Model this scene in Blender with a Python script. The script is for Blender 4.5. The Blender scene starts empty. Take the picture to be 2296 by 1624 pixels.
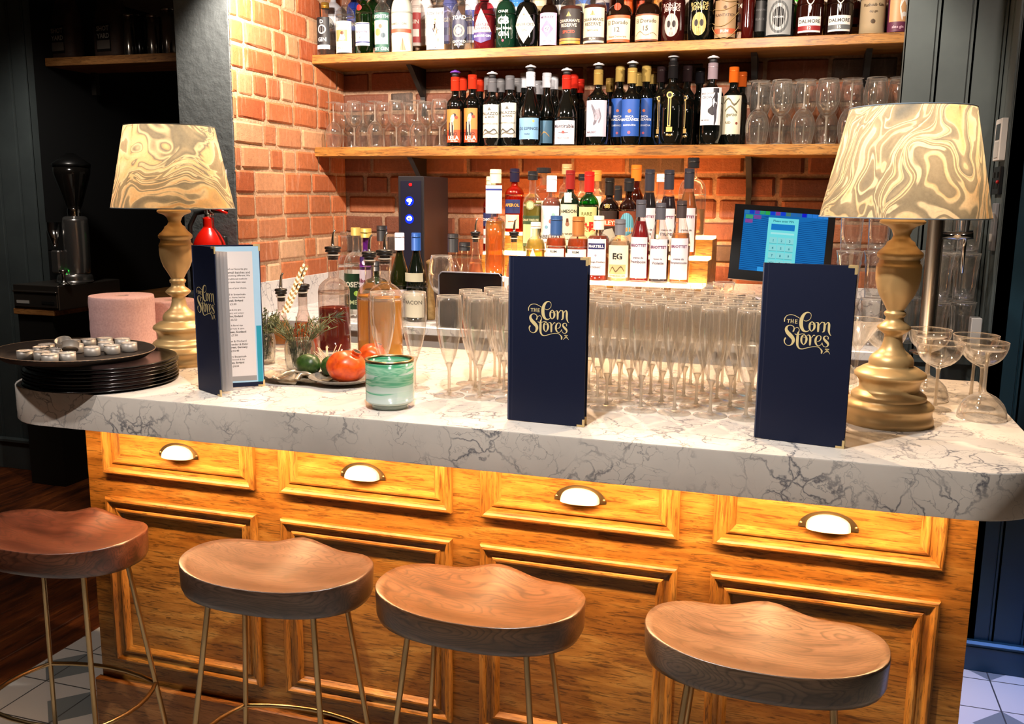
import bpy, math, random
import numpy as np
from mathutils import Matrix, Vector
random.seed(7)
PI = math.pi
SC = bpy.context.scene
COL = SC.collection
# ------------------------------------------------------------------ camera, world, exposure
F = 2079.0; YAW, PIT, ROL = .3021, .1775, -.0101
CAMP = np.array([1.7577, -1.8934, 1.5457])
def _rot():
    cy, sy = math.cos(YAW), math.sin(YAW)
    fwd = np.array([-sy*math.cos(PIT), cy*math.cos(PIT), -math.sin(PIT)])
    right = np.array([cy, sy, 0.0]); down = np.cross(fwd, right)
    r = math.cos(ROL)*right + math.sin(ROL)*down
    d = -math.sin(ROL)*right + math.cos(ROL)*down
    return np.array([r, d, fwd]).T
RM = _rot()
def at(px, py, X=None, Y=None, Z=None):
    """world point seen at a pixel of the 2296x1624 photograph, on a known plane"""
    d = RM @ np.array([(px-1148)/F, (py-812)/F, 1.0])
    k, v = (0, X) if X is not None else ((1, Y) if Y is not None else (2, Z))
    p = CAMP + d*(v-CAMP[k])/d[k]
    return Vector(p)
def ppm(p):
    c = (np.array(p)-CAMP) @ RM
    return F/c[2]
cam = bpy.data.cameras.new('camera'); cam.sensor_width = 36; cam.sensor_fit = 'HORIZONTAL'
cam.lens = F/2296*36; cam.clip_start = .05; cam.clip_end = 60
co = bpy.data.objects.new('camera', cam); COL.objects.link(co); SC.camera = co
mw = Matrix.Identity(4)
for i in range(3):
    mw[i][0] = RM[i, 0]; mw[i][1] = -RM[i, 1]; mw[i][2] = -RM[i, 2]; mw[i][3] = CAMP[i]
co.matrix_world = mw
w = bpy.data.worlds.new('world'); SC.world = w; w.use_nodes = True
w.node_tree.nodes['Background'].inputs[0].default_value = (1, .8, .62, 1)
w.node_tree.nodes['Background'].inputs[1].default_value = .03
SC.view_settings.view_transform = 'Standard'; SC.view_settings.look = 'None'
SC.view_settings.exposure = 1.15; SC.view_settings.gamma = 1.0
cy_ = SC.cycles
cy_.max_bounces = 10; cy_.diffuse_bounces = 3; cy_.glossy_bounces = 4; cy_.transmission_bounces = 6
cy_.transparent_max_bounces = 48; cy_.caustics_reflective = False; cy_.caustics_refractive = False
cy_.use_denoising = True; cy_.use_adaptive_sampling = True; cy_.adaptive_threshold = .02
cy_.sample_clamp_indirect = 4.0
def aim(o, tgt):
    o.rotation_euler = (Vector(tgt)-o.location).to_track_quat('-Z', 'Y').to_euler()
def spot(name, loc, tgt, watts, col, ang, blend=.15, rad=.025):
    l = bpy.data.lights.new(name, 'SPOT'); l.energy = watts; l.color = col; l.spot_size = math.radians(ang)
    l.spot_blend = blend; l.shadow_soft_size = rad
    o = bpy.data.objects.new(name, l); COL.objects.link(o); o.location = loc; aim(o, tgt); return o
def area(name, loc, tgt, watts, col, sx, sy):
    l = bpy.data.lights.new(name, 'AREA'); l.energy = watts; l.color = col; l.shape = 'RECTANGLE'; l.size = sx; l.size_y = sy
    o = bpy.data.objects.new(name, l); COL.objects.link(o); o.location = loc; aim(o, tgt); return o
WARM = (1.0, .68, .42); NEUT = (1.0, .84, .70)
# ceiling spotlights over the aisle (their height follows from the shelf shadows on the brick)
for sx, e in ((-.02, 50), (.75, 34), (1.55, 34)):
    spot('overhead_spot', (sx, .93, 2.36), (sx-.05, 1.95, 1.55), e, NEUT, 112, .35)
spot('overhead_spot', (1.0, .9, 2.36), (1.05, .25, 1.05), 60, WARM, 95, .4)
spot('overhead_spot', (2.0, .9, 2.36), (1.9, .15, 1.05), 40, WARM, 95, .4)
spot('overhead_spot', (.25, .9, 2.36), (.45, .1, 1.05), 28, WARM, 90, .4)
# ceiling spotlights over the guests' side, then fill spots added for brightness
spot('overhead_spot', (1.25, -.80, 2.5), (1.35, -.12, .9), 54, (1, .93, .86), 86, .12)
spot('overhead_spot', (-.35, -.9, 2.5), (-.3, -.2, .3), 26, (1, .9, .82), 70, .4)
spot('recess_fill', (-1.5, 1.3, 2.5), (-1.85, 2.2, 1.1), 20, (1, .9, .8), 95, .8, .1)  # added fill, lifts the dark coffee recess
spot('panel_fill', (2.6, -.4, 2.5), (2.2, 1.4, 1.7), 8, (1, .88, .76), 60, .8, .1)  # added fill to brighten the right-hand panelling
spot('overhead_spot', (1.15, -.45, 2.5), (1.15, -.2, .74), 13, (1, .95, .92), 78, .5)  # added fill, boosts the tops of the stool seats
# daylight-blue glow on the passage at the right end
spot('passage_light', (2.75, .3, 2.3), (2.62, .95, 0), 150, (.14, .34, 1), 26, .6, .1)
# ------------------------------------------------------------------ materials
MATS = {}
def nm(name):
    m = bpy.data.materials.new(name); m.use_nodes = True
    nt = m.node_tree; return m, nt, nt.nodes['Principled BSDF']
def lin(h):
    h = h.lstrip('#'); c = [int(h[i:i+2], 16)/255 for i in (0, 2, 4)]
    return tuple(x/12.92 if x <= .04045 else ((x+.055)/1.055)**2.4 for x in c)+(1,)
def plain(h, rough=.5, metal=0.0, spec=.5, coat=0.0, emis=None, es=0.0):
    key = (h, rough, metal, spec, coat, emis, es)
    if key in MATS: return MATS[key]
    m, nt, b = nm('paint_'+h.strip('#'))
    b.inputs['Base Color'].default_value = lin(h); b.inputs['Roughness'].default_value = rough
    b.inputs['Metallic'].default_value = metal; b.inputs['Specular IOR Level'].default_value = spec
    b.inputs['Coat Weight'].default_value = coat; b.inputs['Coat Roughness'].default_value = .08
    if emis:
        b.inputs['Emission Color'].default_value = lin(emis); b.inputs['Emission Strength'].default_value = es
    MATS[key] = m; return m
def N(nt, t, **kw):
    n = nt.nodes.new(t)
    for k, v in kw.items():
        if k in ('op', 'operation'): n.operation = v
        elif hasattr(n, k): setattr(n, k, v)
        else: n.inputs[k].default_value = v
    return n
def L(nt, a, b): nt.links.new(a, b)
def coords(nt, scale=(1, 1, 1), rot=(0, 0, 0), kind='Object'):
    tc = N(nt, 'ShaderNodeTexCoord'); mp = N(nt, 'ShaderNodeMapping')
    mp.inputs['Scale'].default_value = scale; mp.inputs['Rotation'].default_value = rot
    L(nt, tc.outputs[kind], mp.inputs[0]); return mp.outputs[0]
def ramp(nt, src, stops, interp='LINEAR'):
    r = N(nt, 'ShaderNodeValToRGB'); e = r.color_ramp.elements; r.color_ramp.interpolation = interp
    while len(e) < len(stops): e.new(.5)
    for i, (p, c) in enumerate(stops):
        e[i].position = p; e[i].color = lin(c) if isinstance(c, str) else (c, c, c, 1)
    L(nt, src, r.inputs[0]); return r.outputs[0]
def mixc(nt, f, a, b, typ='MIX'):
    m = N(nt, 'ShaderNodeMix', data_type='RGBA', blend_type=typ)
    for s, v in ((0, f), (6, a), (7, b)):
        if hasattr(v, 'links'): L(nt, v, m.inputs[s])
        else: m.inputs[s].default_value = lin(v) if isinstance(v, str) else v
    return m.outputs[2]
def bump(nt, b, h, st, dist=.002):
    n = N(nt, 'ShaderNodeBump'); n.inputs['Strength'].default_value = st; n.inputs['Distance'].default_value = dist
    L(nt, h, n.inputs['Height']); L(nt, n.outputs[0], b.inputs['Normal'])
def noise(nt, v, scale, detail=6, rough=.55, dist=0.0):
    n = N(nt, 'ShaderNodeTexNoise'); n.inputs['Scale'].default_value = scale; n.inputs['Detail'].default_value = detail
    n.inputs['Roughness'].default_value = rough; n.inputs['Distortion'].default_value = dist
    L(nt, v, n.inputs['Vector']); return n.outputs[0]
def oak(name, axis, c0, c1, c2, rough=.38, sc=1.0):
    """oak: dark pores and soft cathedral figure stretched along one axis"""
    m, nt, b = nm(name)
    s = [30*sc]*3; s[axis] = 5*sc
    v = coords(nt, tuple(s)); f1 = noise(nt, v, 1.0, 7, .62, .6)
    s2 = [170*sc]*3; s2[axis] = 15*sc
    v2 = coords(nt, tuple(s2)); f2 = noise(nt, v2, 1.0, 4, .62, 1.3)
    c = ramp(nt, f1, [(.3, c0), (.52, c1), (.72, c2)])
    p = ramp(nt, f2, [(.38, .26), (.49, 1.0)])
    L(nt, mixc(nt, .8, c, p, 'MULTIPLY'), b.inputs['Base Color'])
    b.inputs['Roughness'].default_value = rough
    bump(nt, b, f2, .25, .0008); return m
OAKX = oak('golden_oak_across', 0, '#7c4c18', '#ad7832', '#c89a50')
OAKZ = oak('golden_oak_upright', 2, '#7c4c18', '#ad7832', '#c89a50')
SHELFOAK = oak('shelf_oak', 0, '#7a4c1c', '#a26e30', '#bb8a48', .45)
DARKOAK = oak('plinth_oak', 0, '#7c4c24', '#a06c3a', '#b58048', .45)
def seatwood(name, c0, c1, c2, off):
    m, nt, b = nm(name)
    v = coords(nt, (3.2, 26, 26)); n0 = noise(nt, v, .8, 3, .5, .3)
    tc = N(nt, 'ShaderNodeTexCoord'); mp = N(nt, 'ShaderNodeMapping')
    mp.inputs['Location'].default_value = off; mp.inputs['Scale'].default_value = (2.0, 9, 9)
    L(nt, tc.outputs['Object'], mp.inputs[0])
    n1 = noise(nt, mp.outputs[0], 1.1, 2, .5, .2)
    mm = N(nt, 'ShaderNodeMath', op='MULTIPLY'); mm.inputs[1].default_value = 34; L(nt, n1, mm.inputs[0])
    fr = N(nt, 'ShaderNodeMath', op='FRACT'); L(nt, mm.outputs[0], fr.inputs[0])
    rings = ramp(nt, fr.outputs[0], [(0, .35), (.16, 1.0), (.7, .92), (1, .35)])
    base = ramp(nt, n0, [(.3, c0), (.5, c1), (.75, c2)])
    v3 = coords(nt, (8, 190, 190)); n3 = noise(nt, v3, 1, 2); pores = ramp(nt, n3, [(.38, .6), (.5, 1.0)])
    L(nt, mixc(nt, .7, mixc(nt, .9, base, rings, 'MULTIPLY'), pores, 'MULTIPLY'), b.inputs['Base Color'])
    b.inputs['Roughness'].default_value = .36; b.inputs['Coat Weight'].default_value = 1.0; b.inputs['Coat Roughness'].default_value = .32; bump(nt, b, n3, .15, .0006); return m
def marble(name, base, vein, sc=1.0):
    m, nt, b = nm(name)
    v = coords(nt, (sc, sc, sc)); n1 = N(nt, 'ShaderNodeTexNoise'); n1.inputs['Scale'].default_value = 5; n1.inputs['Detail'].default_value = 6
    L(nt, v, n1.inputs['Vector'])
    va = N(nt, 'ShaderNodeVectorMath', operation='MULTIPLY_ADD'); L(nt, n1.outputs['Color'], va.inputs[0])
    va.inputs[1].default_value = (.42, .42, .42); L(nt, v, va.inputs[2])
    out = None
    for scale, lo, hi, dark in ((7.5, .0, .045, .0), (15, .0, .03, .35)):
        vo = N(nt, 'ShaderNodeTexVoronoi', feature='DISTANCE_TO_EDGE'); vo.inputs['Scale'].default_value = scale
        L(nt, va.outputs[0], vo.inputs['Vector'])
        r = ramp(nt, vo.outputs['Distance'], [(lo, dark), (hi, 1.0)])
        k = noise(nt, v, scale*.55, 3); kr = ramp(nt, k, [(.42, 1.0), (.60, .0)])
        r = mixc(nt, kr, r, (1, 1, 1, 1))
        out = r if out is None else mixc(nt, 1.0, out, r, 'MULTIPLY')
    cl = noise(nt, v, 4, 5); cr = ramp(nt, cl, [(.3, .80), (.62, 1.0)])
    out = mixc(nt, .9, out, cr, 'MULTIPLY')
    L(nt, mixc(nt, out, vein, base), b.inputs['Base Color'])
    b.inputs['Roughness'].default_value = .24; return m
MARBLE = marble('white_marble', '#e2dad0', '#74747a', 1.6)
MARBLE2 = marble('splash_marble', '#dcd9d6', '#8c8b92', 1.6)
def brickmat(name, hue):
    m, nt, b = nm(name)
    at_ = N(nt, 'ShaderNodeAttribute', attribute_name='rnd')
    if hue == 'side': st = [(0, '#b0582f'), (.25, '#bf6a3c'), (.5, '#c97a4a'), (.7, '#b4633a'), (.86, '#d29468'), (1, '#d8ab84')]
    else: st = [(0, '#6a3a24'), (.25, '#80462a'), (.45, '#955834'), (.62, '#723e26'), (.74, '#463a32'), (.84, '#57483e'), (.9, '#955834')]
    c = ramp(nt, at_.outputs['Fac'], st, 'CONSTANT' if hue != 'side' else 'LINEAR')
    v = coords(nt, (1, 1, 1)); n1 = noise(nt, v, 60, 5, .7)
    c = mixc(nt, .55, c, ramp(nt, n1, [(.3, .55), (.6, 1.0)]), 'MULTIPLY')
    vs = coords(nt, (70, 70, 9)); n2 = noise(nt, vs, 1.0, 4, .6)
    stn = ramp(nt, n2, [(.55, .0), (.78, .55 if hue == 'side' else .12)])
    c = mixc(nt, stn, c, '#e6b394')
    L(nt, c, b.inputs['Base Color']); b.inputs['Roughness'].default_value = .8 if hue == 'side' else .62
    n3 = noise(nt, v, 210 if hue == 'side' else 130, 4, .7); bump(nt, b, n3, .8 if hue != 'side' else .5, .003); return m
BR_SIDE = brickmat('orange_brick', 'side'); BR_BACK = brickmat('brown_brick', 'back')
def rough_mat(name, c0, c1, scale=40, rough=.85, bs=.5, bd=.003):
    m, nt, b = nm(name); v = coords(nt); n1 = noise(nt, v, scale, 6, .6)
    L(nt, ramp(nt, n1, [(.3, c0), (.7, c1)]), b.inputs['Base Color']); b.inputs['Roughness'].default_value = rough
    bump(nt, b, n1, bs, bd); return m
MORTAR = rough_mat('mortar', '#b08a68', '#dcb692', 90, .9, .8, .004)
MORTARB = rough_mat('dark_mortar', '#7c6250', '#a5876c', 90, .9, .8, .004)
PLASTER = rough_mat('grey_painted_plaster', '#43484a', '#4e5456', 24, .6, .9, .006)
PANEL = rough_mat('grey_green_paint', '#4a5253', '#535c5c', 6, .45, .05, .001)
PANEL_BLUELIT = rough_mat('panel_paint_blue_lit', '#16323f', '#1a3948', 6, .4, .05, .001)  # same panelling paint, with the cooler light put into its blue colour
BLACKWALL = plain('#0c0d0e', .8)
def tilemat():
    m, nt, b = nm('patterned_floor_tiles')
    tc = N(nt, 'ShaderNodeTexCoord'); sx = N(nt, 'ShaderNodeSeparateXYZ'); L(nt, tc.outputs['Object'], sx.inputs[0])
    def mth(op, a, c=None):
        n = N(nt, 'ShaderNodeMath', op=op)
        for i, v in enumerate((a, c)):
            if v is None: continue
            if hasattr(v, 'links'): L(nt, v, n.inputs[i])
            else: n.inputs[i].default_value = v
        return n.outputs[0]
    T = .1933
    u = mth('DIVIDE', mth('ADD', sx.outputs[0], .474+T*20), T); v = mth('DIVIDE', mth('ADD', sx.outputs[1], -.477+T*40), T)
    fu = mth('FRACT', u); fv = mth('FRACT', v)
    iu = mth('FLOOR', u); iv = mth('FLOOR', v)
    par = mth('MODULO', mth('ADD', iu, iv), 2.0)
    # grey triangle in each tile, pointing sideways, flipped on alternate tiles
    d = mth('ABSOLUTE', mth('SUBTRACT', fv, .5))
    t1 = mth('LESS_THAN', mth('ADD', fu, d), .5); t2 = mth('GREATER_THAN', mth('SUBTRACT', fu, d), .5)
    tri = mth('ADD', mth('MULTIPLY', t1, par), mth('MULTIPLY', t2, mth('SUBTRACT', 1.0, par)))
    e = mth('MINIMUM', mth('MINIMUM', fu, mth('SUBTRACT', 1.0, fu)), mth('MINIMUM', fv, mth('SUBTRACT', 1.0, fv)))
    grout = mth('LESS_THAN', e, .012)
    c = mixc(nt, tri, '#bcb9b4', '#6f7576'); c = mixc(nt, grout, c, '#3d3d3d')
    L(nt, c, b.inputs['Base Color']); b.inputs['Roughness'].default_value = .45; return m
TILES = tilemat()
BOARDS = oak('dark_floorboards', 1, '#2e1408', '#5c2c10', '#7d431a', .4, .6)
def metal(h, rough, name='metal'):
    return plain(h, rough, 1.0)
BRASS = metal('#c2a678', .3); GOLDP = plain('#cba872', .42, .5); GOLDFOIL = plain('#e9d59a', .45, .15); STEEL = metal('#b9b6b0', .22)
CHROME = metal('#d8d8d8', .12); DARKMET = metal('#8b8378', .35); ANTIQ = metal('#a3926c', .35)
def thin_glass(name, tint='#fbfaf8', edge='#dcd9d5', gloss=1.3, rough=.045, haze=.58):
    """single-wall glass: see-through, glossy coat, pale haze towards the edges painting in refracted light"""
    m = bpy.data.materials.new(name); m.use_nodes = True; nt = m.node_tree; nt.nodes.clear()
    o = N(nt, 'ShaderNodeOutputMaterial'); lw = N(nt, 'ShaderNodeLayerWeight'); lw.inputs[0].default_value = .35
    f2 = ramp(nt, lw.outputs['Facing'], [(.55, .0), (.97, 1.0)])
    tr = N(nt, 'ShaderNodeBsdfTransparent'); L(nt, mixc(nt, f2, tint, edge), tr.inputs[0])
    dt = N(nt, 'ShaderNodeBsdfTranslucent'); dd = N(nt, 'ShaderNodeBsdfDiffuse'); dt.inputs[0].default_value = lin(tint); dd.inputs[0].default_value = lin(tint)
    d2 = N(nt, 'ShaderNodeMixShader'); d2.inputs[0].default_value = .5; L(nt, dd.outputs[0], d2.inputs[1]); L(nt, dt.outputs[0], d2.inputs[2])
    hz = N(nt, 'ShaderNodeMath', op='MULTIPLY_ADD'); L(nt, f2, hz.inputs[0]); hz.inputs[1].default_value = haze; hz.inputs[2].default_value = haze*.04 if haze < 1 else .30
    h = N(nt, 'ShaderNodeMixShader'); L(nt, hz.outputs[0], h.inputs[0]); L(nt, tr.outputs[0], h.inputs[1]); L(nt, d2.outputs[0], h.inputs[2])
    gl = N(nt, 'ShaderNodeBsdfGlossy'); gl.inputs['Roughness'].default_value = rough; gl.inputs[0].default_value = (1, 1, 1, 1)
    fr = N(nt, 'ShaderNodeFresnel'); fr.inputs[0].default_value = 1.45
    mu = N(nt, 'ShaderNodeMath', op='MULTIPLY'); mu.inputs[1].default_value = gloss; L(nt, fr.outputs[0], mu.inputs[0])
    mn = N(nt, 'ShaderNodeMath', op='MINIMUM'); mn.inputs[1].default_value = .32; L(nt, mu.outputs[0], mn.inputs[0])
    mx = N(nt, 'ShaderNodeMixShader'); L(nt, mn.outputs[0], mx.inputs[0]); L(nt, h.outputs[0], mx.inputs[1]); L(nt, gl.outputs[0], mx.inputs[2])
    L(nt, mx.outputs[0], o.inputs[0]); return m
CLEAR = thin_glass('clear_glass'); CLEARB = thin_glass('clear_bottle_glass', '#f2f3f0', '#8a8f92')
SOLID = thin_glass('solid_stem_glass', '#fbf6ee', '#b9aea2', haze=1.1)  # pale haze paints brightness into the stems
RIMG = thin_glass('glass_rim_glint', '#fff8ee', '#fff4e6', haze=1.5)  # whitish haze paints a bright glint along each rim
def liquid(h, clear=.35, glow=.5, rough=.1):
    key = ('liq', h, clear, glow)
    if key in MATS: return MATS[key]
    m = bpy.data.materials.new('liquid_'+h.strip('#')); m.use_nodes = True; nt = m.node_tree; nt.nodes.clear()
    o = N(nt, 'ShaderNodeOutputMaterial'); c = lin(h)
    df = N(nt, 'ShaderNodeBsdfDiffuse'); df.inputs[0].default_value = c
    tl = N(nt, 'ShaderNodeBsdfTranslucent'); tl.inputs[0].default_value = c
    a = N(nt, 'ShaderNodeMixShader'); a.inputs[0].default_value = glow; L(nt, df.outputs[0], a.inputs[1]); L(nt, tl.outputs[0], a.inputs[2])
    tr = N(nt, 'ShaderNodeBsdfTransparent'); tr.inputs[0].default_value = c
    b = N(nt, 'ShaderNodeMixShader'); b.inputs[0].default_value = clear; L(nt, a.outputs[0], b.inputs[1]); L(nt, tr.outputs[0], b.inputs[2])
    gl = N(nt, 'ShaderNodeBsdfGlossy'); gl.inputs['Roughness'].default_value = rough
    fr = N(nt, 'ShaderNodeFresnel'); fr.inputs[0].default_value = 1.4
    d = N(nt, 'ShaderNodeMixShader'); L(nt, fr.outputs[0], d.inputs[0]); L(nt, b.outputs[0], d.inputs[1]); L(nt, gl.outputs[0], d.inputs[2])
    L(nt, d.outputs[0], o.inputs[0]); MATS[key] = m; return m
def shademat(name, off, rot):
    """hand-marbled paper, lit from inside: dark body, cream runs"""
    m = bpy.data.materials.new(name); m.use_nodes = True; nt = m.node_tree; nt.nodes.clear()
    o = N(nt, 'ShaderNodeOutputMaterial'); tc = N(nt, 'ShaderNodeTexCoord'); mp = N(nt, 'ShaderNodeMapping')
    mp.inputs['Location'].default_value = off; mp.inputs['Rotation'].default_value = rot; mp.inputs['Scale'].default_value = (4.2, 4.2, 4.2)
    L(nt, tc.outputs['Object'], mp.inputs[0])
    n0 = N(nt, 'ShaderNodeTexNoise'); n0.inputs['Scale'].default_value = .8; n0.inputs['Detail'].default_value = 2.5; L(nt, mp.outputs[0], n0.inputs['Vector'])
    va = N(nt, 'ShaderNodeVectorMath', operation='MULTIPLY_ADD'); L(nt, n0.outputs['Color'], va.inputs[0]); va.inputs[1].default_value = (2.6, 2.6, 3.0); L(nt, mp.outputs[0], va.inputs[2])
    st = N(nt, 'ShaderNodeMapping'); st.inputs['Scale'].default_value = (.45, .45, 1.9); L(nt, va.outputs[0], st.inputs[0])
    n1 = noise(nt, st.outputs[0], 1.25, 3.2, .5, .8)
    c = ramp(nt, n1, [(.22, '#4a5664'), (.33, '#8f8878'), (.385, '#a89a80'), (.39, '#f0dcb8'), (.402, '#f0dcb8'), (.407, '#8e8674'), (.43, '#a69a82'), (.436, '#f0d8b0'), (.45, '#eccb9c'), (.455, '#9c907a'), (.495, '#b0a288'), (.50, '#f3dfbc'), (.545, '#f0c998'), (.55, '#7c7a74'), (.56, '#f1dcb4'), (.575, '#8c8678'), (.62, '#b4a68c'), (.626, '#f2dab0'), (.66, '#eec48c'), (.8, '#a09480')])
    v = coords(nt); pn = noise(nt, v, 160, 4, .7); c = mixc(nt, .35, c, ramp(nt, pn, [(.3, .6), (.6, 1.0)]), 'MULTIPLY')
    df = N(nt, 'ShaderNodeBsdfDiffuse'); tl = N(nt, 'ShaderNodeBsdfTranslucent'); L(nt, c, df.inputs[0]); L(nt, c, tl.inputs[0])
    a = N(nt, 'ShaderNodeMixShader'); a.inputs[0].default_value = .5; L(nt, df.outputs[0], a.inputs[1]); L(nt, tl.outputs[0], a.inputs[2])
    L(nt, a.outputs[0], o.inputs[0]); return m
def emit(h, s):
    key = ('em', h, s)
    if key in MATS: return MATS[key]
    m = bpy.data.materials.new('glow_'+h.strip('#')); m.use_nodes = True; nt = m.node_tree; nt.nodes.clear()
    o = N(nt, 'ShaderNodeOutputMaterial'); e = N(nt, 'ShaderNodeEmission'); e.inputs[0].default_value = lin(h); e.inputs[1].default_value = s
    L(nt, e.outputs[0], o.inputs[0]); MATS[key] = m; return m
# ------------------------------------------------------------------ mesh building
class MB:
    def __init__(s): s.v = []; s.f = []; s.mi = []; s.sm = []; s.mats = []; s.rnd = None
    def mat(s, m):
        if m not in s.mats: s.mats.append(m)
        return s.mats.index(m)
    def add(s, vs, fs, m, smooth=True):
        o = len(s.v); k = s.mat(m); s.v += [tuple(p) for p in vs]
        for f in fs: s.f.append(tuple(i+o for i in f)); s.mi.append(k); s.sm.append(smooth)
    def box(s, a, b, m, bev=0.0):
        x0, y0, z0 = a; x1, y1, z1 = b
        if bev <= 0:
            vs = [(x, y, z) for x in (x0, x1) for y in (y0, y1) for z in (z0, z1)]
            s.add(vs, [(0, 1, 3, 2), (4, 6, 7, 5), (0, 4, 5, 1), (2, 3, 7, 6), (0, 2, 6, 4), (1, 5, 7, 3)], m, False); return
        c = ((x0+x1)/2, (y0+y1)/2, (z0+z1)/2); h = (abs(x1-x0)/2, abs(y1-y0)/2, abs(z1-z0)/2); e = min(bev, *[.98*t for t in h])
        vs = []; idx = {}
        for sx in (-1, 1):
            for sy in (-1, 1):
                for sz in (-1, 1):
                    for ax in range(3):
                        p = [h[0]-e, h[1]-e, h[2]-e]; p[ax] = h[ax]
                        idx[(sx, sy, sz, ax)] = len(vs); vs.append((c[0]+sx*p[0], c[1]+sy*p[1], c[2]+sz*p[2]))
        fs = []
        for ax in range(3):
            u, v_ = [i for i in range(3) if i != ax]
            for sg in (-1, 1):
                q = []
                for a_, b_ in ((-1, -1), (1, -1), (1, 1), (-1, 1)):
                    t = [0, 0, 0]; t[ax] = sg; t[u] = a_; t[v_] = b_; q.append(idx[(*t, ax)])
                fs.append(tuple(q))
            for a_ in (-1, 1):
                for b_ in (-1, 1):
                    t0 = [0]*3; t1 = [0]*3; t0[ax] = -1; t1[ax] = 1; t0[u] = t1[u] = a_; t0[v_] = t1[v_] = b_
                    fs.append((idx[(*t0, u)], idx[(*t1, u)], idx[(*t1, v_)], idx[(*t0, v_)]))
        for sx in (-1, 1):
            for sy in (-1, 1):
                for sz in (-1, 1): fs.append(tuple(idx[(sx, sy, sz, k)] for k in range(3)))
        s.add(vs, fs, m, False)
    def lathe(s, prof, m, seg=24, c=(0, 0, 0), sq=None, smooth=True, cap=True, xf=None):
        """prof: (radius, z[, squareness]); sq: exponent/aspect for square section"""
        vs = []; fs = []; n = len(prof)
        for p in prof:
            r, z = p[0], p[1]; k = p[2] if len(p) > 2 else 0
            for i in range(seg):
                a = 2*PI*(i+.5)/seg; x, y = math.cos(a), math.sin(a); q = 1.0
                if k > 0:
                    q = 1/((abs(x)**7+abs(y)**7)**(1/7)); q = 1+(q-1)*k
                vs.append((r*x*q, r*y*q, z))
        for j in range(n-1):
            for i in range(seg):
                i2 = (i+1) % seg; fs.append((j*seg+i, j*seg+i2, (j+1)*seg+i2, (j+1)*seg+i))
        if cap:
            if prof[0][0] > 1e-5: fs.append(tuple(range(seg))[::-1])
            if prof[-1][0] > 1e-5: fs.append(tuple((n-1)*seg+i for i in range(seg)))
        if xf is not None: vs = [tuple(xf @ Vector(v)) for v in vs]
        vs = [(v[0]+c[0], v[1]+c[1], v[2]+c[2]) for v in vs]
        s.add(vs, fs, m, smooth)
    def tube(s, pts, r, m, seg=10, closed=False):
        pts = [Vector(p) for p in pts]; n = len(pts); vs = []; fs = []; up = None
        rr = r if isinstance(r, (list, tuple)) else [r]*n
        for i in range(n):
            if closed: t = pts[(i+1) % n]-pts[(i-1) % n]
            else: t = pts[min(i+1, n-1)]-pts[max(i-1, 0)]
            t.normalize()
            if up is None: up = Vector((0, 0, 1)) if abs(t.z) < .9 else Vector((1, 0, 0))
            a = t.cross(up); a.normalize(); b = t.cross(a); b.normalize(); up = -b if False else (up-t*up.dot(t)).normalized()
            for k in range(seg):
                an = 2*PI*k/seg; vs.append(pts[i]+(a*math.cos(an)+b*math.sin(an))*rr[i])
        for i in range(n if closed else n-1):
            j = (i+1) % n
            for k in range(seg):
                k2 = (k+1) % seg; fs.append((i*seg+k, i*seg+k2, j*seg+k2, j*seg+k))
        if not closed: fs += [tuple(range(seg)), tuple((n-1)*seg+k for k in range(seg))]
        s.add(vs, fs, m)
    def poly(s, pts, m, smooth=False): s.add(pts, [tuple(range(len(pts)))], m, smooth)
    def extr(s, pts2, y0, y1, m, f=lambda x, y, z: (x, y, z)):
        n = len(pts2); vs = [f(p[0], y0, p[1]) for p in pts2]+[f(p[0], y1, p[1]) for p in pts2]
        fs = [tuple(range(n)), tuple(range(2*n-1, n-1, -1))]+[(i, (i+1) % n, n+(i+1) % n, n+i) for i in range(n)]
        s.add(vs, fs, m, False)
    def build(s, name, parent=None, loc=(0, 0, 0), rot=(0, 0, 0)):
        me = bpy.data.meshes.new(name); me.from_pydata(s.v, [], s.f); me.validate(verbose=False)
        for m in s.mats: me.materials.append(m)
        if len(me.polygons) == len(s.f):
            me.polygons.foreach_set('material_index', s.mi); me.polygons.foreach_set('use_smooth', s.sm)
        me.update()
        o = bpy.data.objects.new(name, me); COL.objects.link(o); o.location = loc; o.rotation_euler = rot
        if parent: o.parent = parent
        return o
def tag(o, label, cat, group=None, kind=None):
    if label: o['label'] = label
    if cat: o['category'] = cat
    if group: o['group'] = group
    if kind: o['kind'] = kind
    return o
def thing(name, label, cat, loc=(0, 0, 0), rz=0.0, group=None):
    o = bpy.data.objects.new(name, None); COL.objects.link(o); o.location = loc; o.rotation_euler = (0, 0, rz)
    o.empty_display_size = .02
    return tag(o, label, cat, group)
def struct(o): o['kind'] = 'structure'; return o
def dup(o, parent=None):
    c = o.copy(); COL.objects.link(c)
    if parent: c.parent = parent
    for ch in list(KIDS.get(o.name, [])) or [k for k in o.children]: dup(ch, c)
    return c
KIDS = {}
def smoothprof(pr, k=3):
    """Catmull-Rom through profile points, corners kept where the point is listed twice"""
    out = []; segs = [[]]
    for p in pr:
        if segs[-1] and segs[-1][-1] == p: segs.append([p])
        else: segs[-1].append(p)
    for sg in segs:
        n = len(sg)
        if n == 1: out.append(sg[0]); continue
        for i in range(n-1):
            p0, p1, p2, p3 = sg[max(i-1, 0)], sg[i], sg[i+1], sg[min(i+2, n-1)]
            for j in range(k):
                t = j/k; q = []
                for a, b, c, d in zip(p0, p1, p2, p3):
                    q.append(.5*(2*b+(c-a)*t+(2*a-5*b+4*c-d)*t*t+(3*b-a-3*c+d)*t**3))
                out.append(tuple(q))
        out.append(sg[-1])
    return out
_TC = {}
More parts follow.
